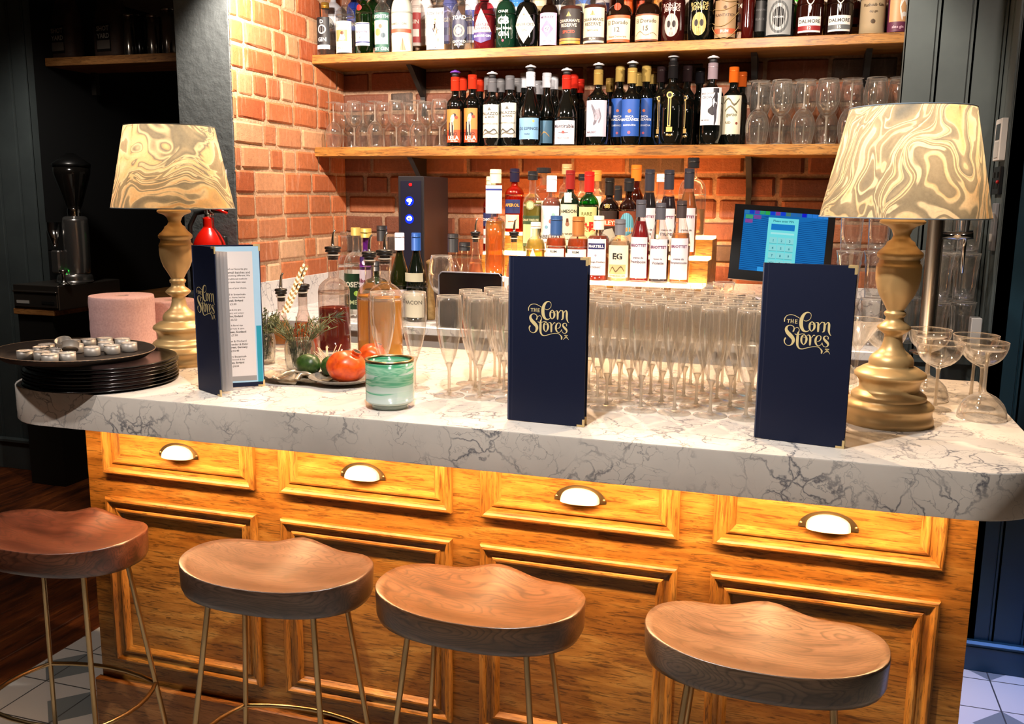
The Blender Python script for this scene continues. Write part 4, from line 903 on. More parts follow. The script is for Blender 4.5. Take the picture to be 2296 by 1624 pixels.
wb(1268, 50, 152, 'sloping dark wine bottle with white label, red neck and grey stopper', Y=1.80, kind='burgundy', stop='#a9acb4', cap='#c02a1c', labels=[(.02, .36, 1.1, '#ddd2dc', [('t', 'Montirable', .76, .17, '#33303a'), ('c', 0, .5, .12, '#a83a34'), ('s', [(-.4, .5, .04), (0, .47, .06), (.4, .5, .04)], '#6a6670'), ('t', 'PINOT NOIR', .26, .07, '#6a5a5e')])])
MAU = [(.12, .60, 1.1, '#c9bccb', [('c', .1, .6, .3, '#8a8490', .16), ('s', [(-.3, .85, .1), (-.1, .7, .16), (.1, .5, .2), (-.1, .35, .1)], '#5c5864'), ('s', [(.3, .75, .08), (.45, .55, .08), (.3, .4, .08)], '#6c6874'), ('t', 'MALBEC', .12, .06, '#4a4450', -.3)])]
wb(1338, 50, 140, 'dark wine bottle with mauve label, gold neck and grey stopper', stop='#a9acb4', cap='#a48748', labels=MAU)
wb(1365, 30, 178, 'dark wine bottle with mauve label half hidden behind its stoppered neighbour', Y=1.95, cap='#a48748', labels=MAU)
MAN = [(.12, .60, 1.1, '#1a4a9c', [('c', 0, .68, .16, '#c86a4a'), ('t', 'FINCA', .53, .06, '#e6ecf4'), ('t', 'MANZANOS', .45, .09, '#f2f4f8'), ('t', 'GARNACHA', .3, .05, '#c8d4e8'), ('c', 0, .1, .14, '#a8506a')])]
wb(1413, 44, 136, 'dark wine bottle with bright blue label, gold neck and grey stopper', Y=1.81, stop='#a9acb4', cap='#b59a56', labels=MAN)
wb(1386, 36, 150, 'dark wine bottle with bright blue label, left of the stoppered one', Y=1.886, cap='#b59a56', labels=MAN)
wb(1444, 36, 150, 'dark wine bottle with bright blue label, right of the stoppered one', Y=1.886, cap='#b59a56', labels=MAN)
GST = [(.08, .66, .75, None, [('r', -.25, .25, .1, .85, '#c9a75e'), ('r', -.16, .27, .01, .83, '#15110c', 2.4), ('c', -.08, .9, .36, '#c9a75e'), ('c', -.08, .9, .22, '#1a150e'), ('r', -.35, .14, .3, .24, '#c9a75e'), ('t', 'RIOJA', .07, .05, '#c9a75e')])]
wb(1503, 54, 122, 'tall black wine bottle with narrow gold strip label and grey stopper', stop='#a9acb4', cap='#0e0e10', capm=0, labels=GST)
wb(1535, 36, 150, 'black wine bottle with gold strip and red-tipped neck', Y=1.888, cap='#1a1012', capm=0, labels=GST)
wb(1478, 38, 152, 'black wine bottle half hidden left of the tall gold-strip bottle', Y=1.892, cap='#1a1012', capm=0, labels=GST)
wb(1563, 28, 155, 'plain black wine bottle between gold-strip and drawing labels', Y=1.95, cap='#101014', capm=0)
wb(1591, 50, 124, 'dark wine bottle with a black crow drawing on white label', Y=1.80, stop='#a9acb4', cap='#9a8a94', labels=[(.24, .70, 1.05, '#dedce0', [('t', 'MAD DOGS', .84, .09, '#4a4a50', -.3, 1.1), ('t', 'CROW', .74, .07, '#4a4a50', -.3), ('s', [(.45, .75, .3), (.35, .55, .5), (.2, .4, .3), (-.15, .38, .1)], '#26242a'), ('s', [(.4, .45, .3), (.45, .2, .2), (.4, .05, .12)], '#3a3840'), ('r', .2, .86, .7, .98, '#26242a'), ('t', 'red wine', .14, .05, '#5a5a60', -.45)])])
wb(1638, 42, 153, 'dark wine bottle with cream label and orange neck', Y=1.83, cap='#d8641c', labels=[(.14, .64, 1.15, '#d2cbb2', [('s', [(-.8, .8, .04), (-.3, .92, .05), (.2, .75, .06), (.7, .9, .04)], '#5a543e'), ('s', [(-.6, .6, .05), (-.1, .72, .05), (.5, .55, .06)], '#6a644c'), ('t', 'garzo', .48, .09, '#4a4430'), ('c', .5, .28, .12, '#7a3a2a'), ('t', 'RED', .3, .06, '#4a4430', -.3)])])
# necks of the rows behind
for i, (px, top, c, cn, wh) in enumerate([(1038, 173, '#c8341c', 'red', 'between the two orange labels'), (1076, 176, '#c8341c', 'red', 'right of the plain orange-labelled one'), (1094, 172, '#77787c', 'grey', 'left behind the pale grey labels'), (1122, 178, '#77787c', 'grey', 'between the two pale grey labels'), (1158, 178, '#77787c', 'grey', 'right behind the pale grey labels'), (1175, 166, '#c9ced8', 'silver', 'left behind the light blue label'), (1206, 184, '#c9ced8', 'silver', 'between the two light blue labels'), (1240, 170, '#c9ced8', 'silver', 'right of the light blue labels'), (1284, 168, '#c02a1c', 'red', 'just right behind the white label'), (1298, 180, '#c02a1c', 'red', 'lowest at the right behind the white label'), (1429, 162, '#b59a56', 'gold', 'behind the stoppered blue label'), (1460, 156, '#b59a56', 'gold', 'right of the bright blue labels'), (1657, 164, '#c0561c', 'orange', 'right behind the cream label')]):
    p = place(px, 320, 1.962 if i % 2 else 1.945, S2T+.0005); H = hgt(px, top, p.y, S2T)
    bottle('wine_bottle', f'rear-row dark wine bottle with {cn} neck, {wh}', p, H, .024, rn=.014, glass=DG, cap=(c, .4, .19, 1.12), group='rear wine bottles', seg=16)
# ------------------------------------------------------------------ glassware
def glass_obj(name, prof, seg=24, mat=None):
    mb = MB(); mb.lathe(prof, mat or CLEAR, seg, cap=False)
    zt = max(p[1] for p in prof); rt = [p[0] for p in prof if p[1] > zt-1e-6]; r = sum(rt)/len(rt)
    mb.tube([(r*math.cos(2*PI*i/seg), r*math.sin(2*PI*i/seg), zt) for i in range(seg)], .0007, RIMG, 5, closed=True)
    st = [p for p in prof[:len(prof)//2] if p[0] < .011 and .006 < p[1] < zt*.62]
    if len(st) > 2 and 'glass' not in name and name not in ('tumbler', 'pint_glass') or name in ('wine_glass', 'coupe_glass', 'cocktail_glass'):
        mb.lathe([(p[0]*.86, p[1]) for p in st], SOLID, 12)
    return mb
FLUTE = smoothprof([(.0, .0035), (.034, .0015), (.0355, .0), (.0355, .0), (.034, .003), (.012, .0055), (.0045, .011), (.0036, .025), (.0036, .055), (.005, .066), (.010, .078), (.018, .102), (.0262, .140), (.0303, .175), (.0304, .205), (.0282, .236), (.0282, .236), (.0274, .236), (.0274, .236), (.0296, .205), (.0295, .175), (.0254, .141), (.017, .103), (.008, .081), (0, .075)], 2)
WINE = smoothprof([(0, .003), (.033, .001), (.034, 0), (.034, 0), (.031, .003), (.010, .006), (.0042, .015), (.0036, .06), (.0045, .085), (.010, .094), (.025, .106), (.036, .13), (.039, .155), (.037, .18), (.031, .212), (.031, .212), (.0302, .212), (.0302, .212), (.036, .18), (.038, .155), (.035, .131), (.024, .108), (0, .098)], 2)
COUPE = smoothprof([(0, .004), (.032, .0015), (.034, 0), (.034, 0), (.031, .003), (.010, .006), (.0045, .014), (.0038, .05), (.0042, .088), (.010, .096), (.026, .104), (.041, .118), (.049, .138), (.0505, .152), (.0505, .152), (.0497, .152), (.0497, .152), (.048, .138), (.040, .119), (.025, .106), (0, .099)], 2)
NICK = smoothprof([(0, .004), (.030, .0015), (.032, 0), (.032, 0), (.029, .003), (.010, .006), (.0045, .014), (.0038, .05), (.0042, .085), (.010, .092), (.024, .102), (.033, .122), (.036, .145), (.0345, .165), (.0345, .165), (.0337, .165), (.0337, .165), (.035, .145), (.032, .123), (.023, .104), (0, .096)], 2)
TUMB = smoothprof([(0, .001), (.026, 0), (.028, .002), (.028, .002), (.0335, .05), (.0385, .088), (.0385, .088), (.0375, .088), (.0375, .088), (.032, .05), (.026, .012), (0, .011)], 2)
PINT = smoothprof([(0, .001), (.030, 0), (.031, .002), (.031, .002), (.034, .09), (.036, .105), (.0385, .112), (.0385, .118), (.037, .125), (.042, .152), (.042, .152), (.041, .152), (.041, .152), (.0355, .12), (.033, .09), (.029, .012), (0, .011)], 2)
_GP = {}
def put_glass(kind, prof, loc, label, group, cat='glass', flip=False, H=None, seg=22, s=1.0):
    key = (kind, seg)
    if key not in _GP:
        o = glass_obj(kind, prof, seg).build(kind); _GP[key] = o
    else:
        o = _GP[key].copy(); COL.objects.link(o)
    o.location = loc; o.scale = (s, s, s); o.rotation_euler = (0, 0, 0)
    if flip: o.rotation_euler = (PI, 0, 0); o.location = (loc[0], loc[1], loc[2]+max(p[1] for p in prof)*s+.0002)
    return tag(o, label, cat, group)
ORD = ['first', 'second', 'third', 'fourth', 'fifth', 'sixth', 'seventh', 'eighth', 'ninth', 'tenth', 'eleventh']
# champagne flutes: rows on the bar, the front row between the menus
cnt = 0
FR = [(.981+.0755*i, .106) for i in range(11)]
FLAB = ['front-row champagne flute, third to the left of the middle menu', 'front-row champagne flute, second to the left of the middle menu', 'front-row champagne flute, just left of the middle menu', 'front-row champagne flute hidden behind the left half of the middle menu', 'front-row champagne flute hidden behind the right half of the middle menu', 'front-row champagne flute, first to the right of the middle menu', 'front-row champagne flute, second to the right of the middle menu', 'front-row champagne flute, third to the right of the middle menu', 'front-row champagne flute, second to the left of the right menu', 'front-row champagne flute, touching the left edge of the right menu', 'front-row champagne flute hidden behind the right menu']
for r in range(6):
    for i, (fx, fy) in enumerate(FR):
        x = fx+(.037 if r % 2 else 0)+random.uniform(-.0015, .0015); y = fy+r*.0735+random.uniform(-.0015, .0015)
        if y > .70 or x > 1.80 or (r > 3 and i == 0): continue
        lab = (FLAB[i], 'champagne flutes in the front row') if r == 0 else (f'champagne flute in the {ORD[r]} row back, {ORD[i]} from its left end', 'champagne flutes in the rear rows')
        put_glass('champagne_flute', FLUTE, (x, y, CT+.0003), lab[0], lab[1])
for (px, py, lab) in ((860, 872, 'lone champagne flute behind the green candle glass, nearest the fruit dish'), (930, 872, 'champagne flute standing between the lone flute and the front row')):
    p = at(px, py, Z=CT); put_glass('champagne_flute', FLUTE, (p.x, p.y, CT+.0003), lab, None)
# small stemmed cocktail glasses behind the flutes
for px, wh in ((1430, 'left one of three'), (1476, 'middle one of three'), (1521, 'right one of three')):
    p = at(px, 628, Y=1.32); put_glass('cocktail_glass', NICK, (p.x, 1.32, 1.0757), 'small stemmed cocktail glass below the lit bottles, '+wh, 'small stemmed glasses below the lit bottles', s=.9).scale[2] = 1.1
# coupe glasses at the right end, some turned over
for k, (x, y, fl) in enumerate([(2.062, .345, 0), (2.148, .285, 1), (2.160, .395, 0), (2.055, .452, 1), (2.160, .505, 0), (1.965, .56, 0), (1.86, .62, 1), (2.067, .572, 0)]):
    labs = ['upright coupe glass just right of the right lamp foot', 'upturned coupe glass nearest the right front corner of the marble', 'upright coupe glass behind the upturned corner one', 'upturned coupe glass behind the upright one by the lamp', 'upright coupe glass at the far right edge of the marble', 'upright coupe glass directly behind the right lamp stem', 'upturned coupe glass left behind the right lamp foot', 'rearmost upright coupe glass at the right end']
    put_glass('coupe_glass', COUPE, (x, y, CT+.0003), labs[k], 'coupe glasses at the right end', flip=bool(fl))
# martini glass with cut bowl between right menu and lamp
MART = [(0, .004), (.036, .0015), (.038, 0), (.038, 0), (.034, .004), (.008, .008), (.0045, .02), (.004, .10), (.006, .112), (.055, .185), (.056, .187), (.055, .187), (.006, .116), (0, .114)]
_q = at(1928, 716, Y=.43); o = glass_obj('martini_glass', MART, 28).build('martini_glass', None, (_q.x, .43, CT+.0003)); o.scale = (1, 1, (_q.z-CT)/.187); tag(o, 'wide martini glass between the right menu and the lamp', 'glass')
# glasses on the lower shelf: upright and upturned ones interlocked
for side, xs, n, hs in (('left', (748, 985), 6, .90), ('right', (1695, 2010), 7, 1.10)):
    a, b = at(xs[0], 326, Y=1.80), at(xs[1], 326, Y=1.80)
    for r in range(3):
        for i in range(n):
            x = a.x+(b.x-a.x)*i/(n-1); y = 1.804+r*.0795
            up = (i+r) % 2
            nth = ['first', 'second', 'third', 'fourth', 'fifth', 'sixth', 'seventh'][i]; st_ = 'upright' if up else 'upturned'
            put_glass('wine_glass', WINE, (x+.003*r, y, S2T+.0004), f'{st_} wine glass, {nth} from the left in the {["front", "middle", "rear"][r]} row of the {side} cluster', f'wine glasses in the {side} cluster', flip=not up, s=hs)
# tumblers stacked beside the till
for k, (px, n) in enumerate([(1572, 2), (1598, 2), (1622, 2)]):
    p = at(px, 655, Y=1.28+.085*k)
    for j in range(n):
        put_glass('tumbler', TUMB, (p.x, 1.28+.085*k, 1.0755+j*.0895), f'glass tumbler {"on top" if j else "at the bottom"} of the {["nearest", "middle", "rearmost"][k]} short stack left of the screen', f'{"upper" if j else "lower"} tumblers left of the screen')
# tall beer glasses at the right
for k, (x, y, n) in enumerate([(1.90, 1.30, 3), (1.985, 1.33, 3), (2.17, 1.30, 2), (2.25, 1.34, 3), (2.20, 1.42, 3), (2.10, 1.43, 2)]):
    for j in range(n):
        put_glass('pint_glass', PINT, (x, y, 1.0755+j*.1535), f'pint glass, {["bottom", "middle", "top"][j]} of the {["stack left of the beer tap", "stack touching the beer tap on its left", "stack just right of the beer tap", "rightmost stack by the wall", "rear stack before the right wall", "stack behind the beer tap"][k]}', f'pint glasses in the {["bottom", "middle", "top"][j]} tier')
# ------------------------------------------------------------------ lit bottle display
dx0, dx1 = at(1060, 620, Y=1.42).x, at(1580, 620, Y=1.42).x
STEPS = [(1.40, 1.52, 1.240), (1.5202, 1.66, 1.330), (1.6602, 1.84, 1.400)]
ds = thing('stepped_bottle_display', 'stepped wooden bottle display glowing with warm light', 'display stand', ((dx0+dx1)/2, 1.5, 1.0755))
hw = (dx1-dx0)/2
for i, (y0, y1, z) in enumerate(STEPS):
    boxobj('step', (-hw, y0-1.5, 0), (hw, y1-1.5, z-1.0755-.010), OAKX, ds, .001)
    boxobj('lit_tread', (-hw+.004, y0-1.5+.003, z-1.0755-.0095), (hw-.004, y1-1.5-.001, z-1.0755), emit('#ffc98c', (8.5, 5, 3)[i]), ds)
boxobj('rear_light', (-hw+.01, .365, .26), (hw-.01, .385, .300), emit('#ffb066', 30), ds)
DS = 'spirits on the lit display'
def db(px, w, top, row, lab, base=None, **kw):
    y0, y1, z = STEPS[row]; Y = (y0+y1)/2+kw.pop('dy', 0); p = place(px, 600, Y, z+.0005); R = w/2/ppm(p)
    return bottle(kw.pop('name', 'spirit_bottle'), lab, p, hgt(px, top, Y, z), R, group=DS, **kw)
AM = liquid('#e0701a', .4, .6); RED_ = liquid('#d8260c', .35, .6)
# back tread
db(1152, 43, 380, 2, 'orange-red aperitif bottle with dark blue slanted label', kind='spirit', cap=('#1c1a30', .2, .2, 1.25), glass=thin_glass('orange_glass', '#f08030', '#8a2008'), liq=RED_, fill=.8, labels=[(.30, .52, .9, '#1f2a5e', [('t', 'APEROL', .6, .3, '#e8a43a')]), (.06, .28, .8, '#e8d0b8', [('t', 'aperitivo', .5, .14, '#a83a1c')])])
db(1216, 34, 378, 2, 'square amber liqueur bottle with broad black cap', kind='square', sq=1, cap=(K_, 0, .07, 1.9), liq=AM, fill=.74, labels=[(.1, .5, .8, '#e2d3b4', [('t', 'DISARONNO', .5, .14, '#5a3418')])])
db(1267, 34, 370, 2, 'pale gold-topped bottle partly hidden behind the white-labelled one', dy=.02, cap=('#b89a68', .3, .14, 1.3), liq=liquid('#e0b070', .5, .5), labels=[(.1, .5, 1, '#e8dcc6', [('t', 'RUM', .6, .2, '#6a5030')])])
db(1303, 30, 392, 2, 'clear bottle with black cap between the green-labelled whiskeys', dy=.02, cap=(K_, 0, .1, 1.2), labels=[(.1, .55, 1, '#ded6c6', [('t', 'CACHACA', .6, .12, '#5a5448')])])
db(1333, 30, 384, 2, 'gin bottle with gold cap and pale label, behind the bright green bottle', dy=.02, cap=('#c8a04a', .5, .16, 1.2), labels=[(.1, .6, 1, '#d8d4cc', [('t', 'GRAPPA', .6, .12, '#4a4640')])])
db(1381, 24, 418, 2, 'small bottle with dropper top among the back bottles', dy=.0, cap=(K_, 0, .3, 1.0), labels=[(.1, .5, 1, '#e8e0d0', [('t', 'BITTERS', .6, .14, '#3a3630')])])
db(1420, 42, 372, 2, 'dark cognac bottle with orange cap behind the brown liqueur', dy=.02, kind='round', rn=.014, glass=AMBERG, cap=('#c86a20', .1, .22, 1.25), liq=liquid('#7a2c0c', .4, .5))
db(1476, 40, 392, 2, 'clear glass bottle glowing white between the dark cordials', dy=.01, kind='round', cap=('#e8e0d8', .1, .12, 1.2), liq=liquid('#fff0e0', .6, .6))
db(1545, 60, 356, 2, 'large clear jug bottle with black cap, rightmost at the back', dy=.015, kind='squat', rn=.016, cap=(K_, 0, .12, 1.2), liq=liquid('#ffd8a8', .7, .5), fill=.35)
# middle tread
db(1100, 34, 398, 1, 'red bitter bottle with navy label, leftmost on the middle tread', dy=.02, cap=('#d8cfa0', .2, .1, 1.2), glass=thin_glass('red_glass', '#d83020', '#5a0808'), liq=liquid('#c01808', .35, .6), fill=.85, labels=[(.34, .52, 1.1, '#1e2452', [('t', 'CAMPARI', .5, .4, '#f0ece8')]), (.1, .3, .9, '#ece0d8', [('t', 'BITTER', .5, .2, '#8a2a20')])])
db(1192, 42, 386, 1, 'yellow-green liqueur bottle with embossed round seal and green label', kind='spirit', rn=.014, cap=(K_, .2, .1, 1.2), liq=liquid('#b8b84a', .45, .5), fill=.62, labels=[(.08, .46, 1.1, '#3a5234', [('t', 'CHARTREUSE', .86, .12, '#d8d8b0'), ('r', -.8, .1, .8, .72, '#c8c890'), ('r', .1, .2, .6, .6, '#f0eed8')]), (.52, .66, .55, None, [('c', 0, .5, .9, '#8a8a58'), ('c', 0, .5, .65, '#d0cc90')])])
db(1234, 44, 396, 1, 'white-labelled bottle with coloured flower drawing', kind='spirit', cap=('#eeeaf0', .1, .2, 1.25), liq=liquid('#c07058', .5, .5), fill=.72, labels=[(.04, .62, 1.15, '#f4f2f2', [('c', -.3, .75, .25, '#9cc8d8'), ('c', .2, .65, .2, '#c8584a'), ('c', -.2, .52, .16, '#5a8aa0'), ('c', .4, .8, .14, '#8ac0b0'), ('t', 'ABELHA', .3, .11, '#3a3a44'), ('t', 'cachaca', .18, .05, '#c86a6a')])])
db(1275, 42, 384, 1, 'dark green whiskey bottle with cream label and red cap', kind='spirit', glass=plain('#122014', .08, 0, .6), cap=('#7a1a14', .2, .22, 1.15), labels=[(.10, .60, 1.1, '#d6cfb0', [('t', 'JAMESON', .82, .13, '#1c2a20'), ('c', 0, .52, .2, '#7a4a28'), ('p', [(-.16, .5), (.16, .5), (.1, .66), (-.1, .66)], '#5a3018'), ('t', 'IRISH WHISKEY', .28, .06, '#2a3a2e'), ('t', 'triple distilled', .15, .04, '#2a3a2e')]), (.62, .74, .4, '#d6d0c0', [])])
db(1317, 44, 387, 1, 'bright green whisky bottle with yellow label and red initials', kind='spirit', glass=GREENG, cap=('#c01c14', .2, .24, 1.2), liq=liquid('#2a8a18', .5, .5), fill=.62, labels=[(.06, .58, 1.12, '#cdd08a', [('t', 'J&B', .5, .34, '#d02a14', 0, 1.8, .05), ('t', 'RARE', .84, .08, '#6a6a3a'), ('t', 'SCOTCH WHISKY', .14, .06, '#4a5a2a')])])
db(1362, 44, 401, 1, 'black cream-liqueur bottle with dark oval label', kind='spirit', glass=plain('#120806', .08, 0, .6), cap=('#17120e', .2, .22, 1.15), labels=[(.08, .58, 1.12, '#2a1a12', [('r', -1, .60, 1, .78, '#b8502a'), ('t', 'BAILEYS', .69, .13, '#f0e0c8'), ('p', [(-.8, .2), (-.2, .5), (.5, .55), (.9, .3), (.2, .15)], '#a8a89a'), ('t', 'ORIGINAL', .08, .06, '#d8c8a8')]), (.60, .68, .3, None, [('t', '88', .5, .9, '#c8a860')])])
db(1405, 42, 402, 1, 'brown liqueur bottle with yellow and red lettering on arch label', kind='spirit', glass=AMBERG, cap=(K_, .2, .16, 1.2), liq=liquid('#3a0f04', .2, .4), fill=.85, labels=[(.08, .58, 1.12, '#7a3a1c', [('c', 0, .66, .7, '#4a8a9a', .3), ('t', 'KAHLUA', .52, .2, '#e8902a', 0, 1.9, .05), ('r', -.5, .18, .5, .4, '#c8b8a0'), ('t', 'RUM & COFFEE', .1, .06, '#d8c8a8')])])
BRI = lambda s: [(.06, .56, 1.0, '#e6dbe4', [('t', 'BRIOTTET', .80, .10, '#6a2a5a', 0, 1.7, .03), ('t', s[0], .5, .05, '#5a5a66'), ('t', s[1], .4, .07, '#5a5a66')])]
db(1450, 38, 382, 1, 'cordial bottle of near-black liqueur, left of two on the middle tread', kind='slope', cap=('#2c2c34', .2, .24, 1.15), liq=liquid('#1a0812', .1, .3), fill=.74, labels=BRI(('creme de', 'cassis')))
db(1493, 38, 383, 1, 'cordial bottle of dark plum liqueur, right of two on the middle tread', kind='slope', cap=('#2c2c34', .2, .22, 1.15), liq=liquid('#240a1c', .1, .3), fill=.70, labels=BRI(('creme de', 'mure')))
db(1537, 41, 380, 1, 'cordial bottle of peach liqueur standing behind the front peach one', kind='slope', cap=('#2c2c34', .2, .22, 1.15), liq=liquid('#f0a050', .45, .6), fill=.74, labels=BRI(('creme de', 'peche')))
# front tread
db(1110, 44, 382, 0, 'tall slender-necked bottle of yellow liqueur glowing orange', kind='tall', sq=0, cap=('#d6cba2', .2, .12, 1.1), rn=.017, liq=liquid('#f09a20', .45, .6), fill=.53, labels=[(.60, .86, 1.0, '#efe9ea', [('r', -1, .82, 1, .88, '#2a3a8a')]), (.1, .48, .8, None, [('s', [(-.5, .2, .05), (-.2, .5, .06), (-.5, .8, .05)], '#b85a10'), ('s', [(.4, .2, .05), (.2, .5, .06), (.5, .8, .05)], '#b85a10')])])
db(1200, 44, 500, 0, 'rounded bottle of pale yellow spirit with triangle label', kind='squat', liq=liquid('#f0d868', .5, .6), fill=.7, cap=('#cfc7ba', .2, .1, 1.2), labels=[(.08, .56, 1.0, None, [('p', [(-1, 0), (1, 0), (0, 1)], '#e8e2cc'), ('t', 'TOAD', .42, .14, '#3a3a4a'), ('t', 'GIN', .24, .1, '#3a3a4a')])])
db(1246, 46, 486, 0, 'amber rum bottle with blue cap and white label', kind='squat', rn=.017, cap=('#2a4a7a', .3, .30, 1.15), liq=AM, fill=.66, labels=[(.04, .50, 1.1, '#ece6da', [('t', 'CUT', .55, .26, '#242424', .25, 1.2, .03), ('r', -.9, .45, -.15, .62, '#3a5a7a'), ('t', 'RUM', .9, .08, '#242424'), ('t', 'smoked', .2, .08, '#6a6a6a')])])
db(1295, 48, 488, 0, 'amber rum bottle with copper cap and white label', kind='squat', rn=.017, cap=('#a86a34', .4, .30, 1.15), liq=AM, fill=.66, labels=[(.04, .50, 1.1, '#ece6da', [('t', 'CUT', .55, .26, '#242424', .25, 1.2, .03), ('r', -.9, .45, -.15, .62, '#a8763a'), ('t', 'RUM', .9, .08, '#242424'), ('t', 'spiced', .2, .08, '#6a6a6a')])])
db(1340, 50, 486, 0, 'cognac bottle with white and navy label and clear stopper', kind='square', rn=.014, cap=('#e0d0c0', .2, .2, 1.2), liq=liquid('#b8480c', .4, .6), fill=.7, labels=[(.10, .66, .95, '#f0e8ea', [('r', -.85, .72, .85, .88, '#20205c'), ('t', 'MARTELL', .80, .10, '#f0e8ea', 0, 1.5, .03), ('c', 0, .55, .1, '#8a8490'), ('t', 'V.S. Single Distillery', .36, .07, '#4a4450'), ('t', 'COGNAC', .22, .05, '#4a4450')])])
db(1388, 50, 494, 0, 'clear gin bottle with large black initials and grey cap', kind='squat', rn=.014, cap=('#6a6a70', .3, .24, 1.2), liq=liquid('#ffeccc', .65, .6), fill=.66, labels=[(.08, .60, 1.05, '#efe2c6', [('t', 'EG', .66, .2, '#1c1c1c', 0, .9, .04), ('r', -.8, .1, .75, .40, '#c8b080'), ('s', [(-.7, .15, .04), (-.4, .32, .05), (-.1, .18, .05), (.3, .34, .05), (.6, .2, .04)], '#6a5a3a'), ('t', "EDINBURGH GIN", .05, .05, '#5a5040')])])
db(1433, 43, 450, 0, 'cordial bottle of bright red raspberry liqueur at the front', kind='slope', cap=('#4a4a52', .2, .20, 1.15), liq=liquid('#c8081c', .35, .6), fill=.75, labels=BRI(('creme de', 'Framboise')))
db(1477, 44, 457, 0, 'cordial bottle of deep violet liqueur at the front', kind='slope', cap=('#4a4a52', .2, .20, 1.15), liq=liquid('#2c0a26', .2, .5), fill=.55, labels=BRI(('liqueur de', 'Violette')))
db(1523, 44, 452, 0, 'cordial bottle of pale peach liqueur at the front', kind='slope', cap=('#3a3030', .2, .20, 1.15), liq=liquid('#f4b878', .5, .6), fill=.62, labels=BRI(('creme de', 'Pamplemousse')))
for px, lab in ((1066, 'conical carafe with pour spout, leftmost on the lit display'), (1152, 'conical carafe with pour spout between the yellow and the green bottle')):
    db(px, 36, 530, 0, lab, dy=-.012, kind='cone', liq=liquid('#f0b080', .6, .6), fill=.35, pourer=True, name='carafe', cat='carafe', rn=.012)
# ------------------------------------------------------------------ back counter, left part
def cb(px, w, top, lab, Y=1.35, z=1.0755, **kw):
    p = place(px, 640, Y, z); R = w/2/ppm(p)
    return bottle(kw.pop('name', 'bottle'), lab, p, hgt(px, top, Y, z), R, **kw)
cb(897, 48, 524, 'green wine bottle with white cap and white label, left of the blue-capped one', kind='burgundy', name='wine_bottle', glass=plain('#1a1e08', .08, 0, .6), cap=('#dcd6e0', .2, .19, 1.15), labels=[(.04, .36, 1.1, '#e6dfe4', [('t', 'CHABLIS', .6, .16, '#5a5a60')])])
cb(934, 50, 524, 'green wine bottle with blue cap and cream collar label', kind='burgundy', Y=1.33, name='wine_bottle', glass=plain('#0c120c', .08, 0, .6), cap=('#1c4c94', .3, .19, 1.15), labels=[(.46, .56, 1.0, '#d8d4b8', []), (.05, .34, 1.1, '#e0dcc8', [('t', 'MACON', .6, .16, '#5a5a50')])])
cb(800, 54, 512, 'clear cordial bottle with dark green label', kind='spirit', cap=('#a8904a', .3, .08, 1.2), labels=[(.1, .5, 1.1, '#123a1e', [('t', "ROSE'S", .7, .18, '#e8ecd8', 0, 1.6, .04), ('c', .4, .45, .2, '#9ac83a'), ('t', 'LIME', .2, .12, '#c8d8a0')])])
cb(775, 30, 520, 'plain clear bottle beside the green-labelled cordial', Y=1.42, kind='spirit')
cb(823, 32, 514, 'fruit cordial bottle with purple wrapping and gold cap', Y=1.28, kind='spirit', glass=plain('#5c1a78', .3), cap=('#b8984a', .4, .09, 1.3), labels=[(.30, .56, 1.1, '#e8dcec', [('t', 'Ribena', .55, .3, '#8a1f4c')]), (.60, .85, .8, None, [('c', -.4, .3, .5, '#2a0c50'), ('c', .3, .6, .5, '#3c1260'), ('c', .1, .15, .4, '#d8c0e0')])])
cb(858, 34, 508, 'clear bottle with tall black cap behind the yellow mixers', Y=1.42, kind='spirit', cap=(K_, .1, .16, 1.3))
cb(843, 60, 588, 'dark bottle with grey picture label and lime square', Y=1.22, kind='squat', glass=plain('#26301e', .15, 0, .5), cap=(K_, 0, .14, 1.1), labels=[(.1, .56, 1.0, '#8f9890', [('r', -.7, .2, .3, .7, '#a8c03a'), ('t', 'CIDER', .85, .1, '#20241c')])])
cb(1016, 54, 526, 'round clear bottle with black cap right of the wooden pestle', Y=1.36, kind='round', rn=.015, cap=(K_, 0, .2, 1.15), liq=liquid('#e8d8c8', .7, .4), fill=.5, labels=[(.25, .45, .5, '#8a8478', [])])
cb(1042, 24, 545, 'small clear bottle with flat black cap beside the round one', Y=1.47, kind='spirit', cap=(K_, 0, .1, 1.4), labels=[(.1, .5, .9, '#d8c8a8', [])])
p = at(990, 640, Y=1.25); put_glass('wine_glass', WINE, (p.x, 1.25, 1.0755), 'single wine glass beside the wooden pestle on the back counter', None, s=1.2)
mb = MB(); mb.lathe(smoothprof([(.018, 0), (.021, .01), (.020, .06), (.013, .12), (.011, .18), (.015, .222), (.015, .222), (.006, .228), (0, .229)]), rough_mat('pestle_wood', '#8a6a3c', '#b8945c', 60, .6, .2, .001), 16)
p = at(964, 640, Y=1.38); tag(mb.build('wooden_pestle', None, (p.x, 1.38, 1.0755)), 'pale wooden pestle standing right of the blue-capped bottle', 'pestle')
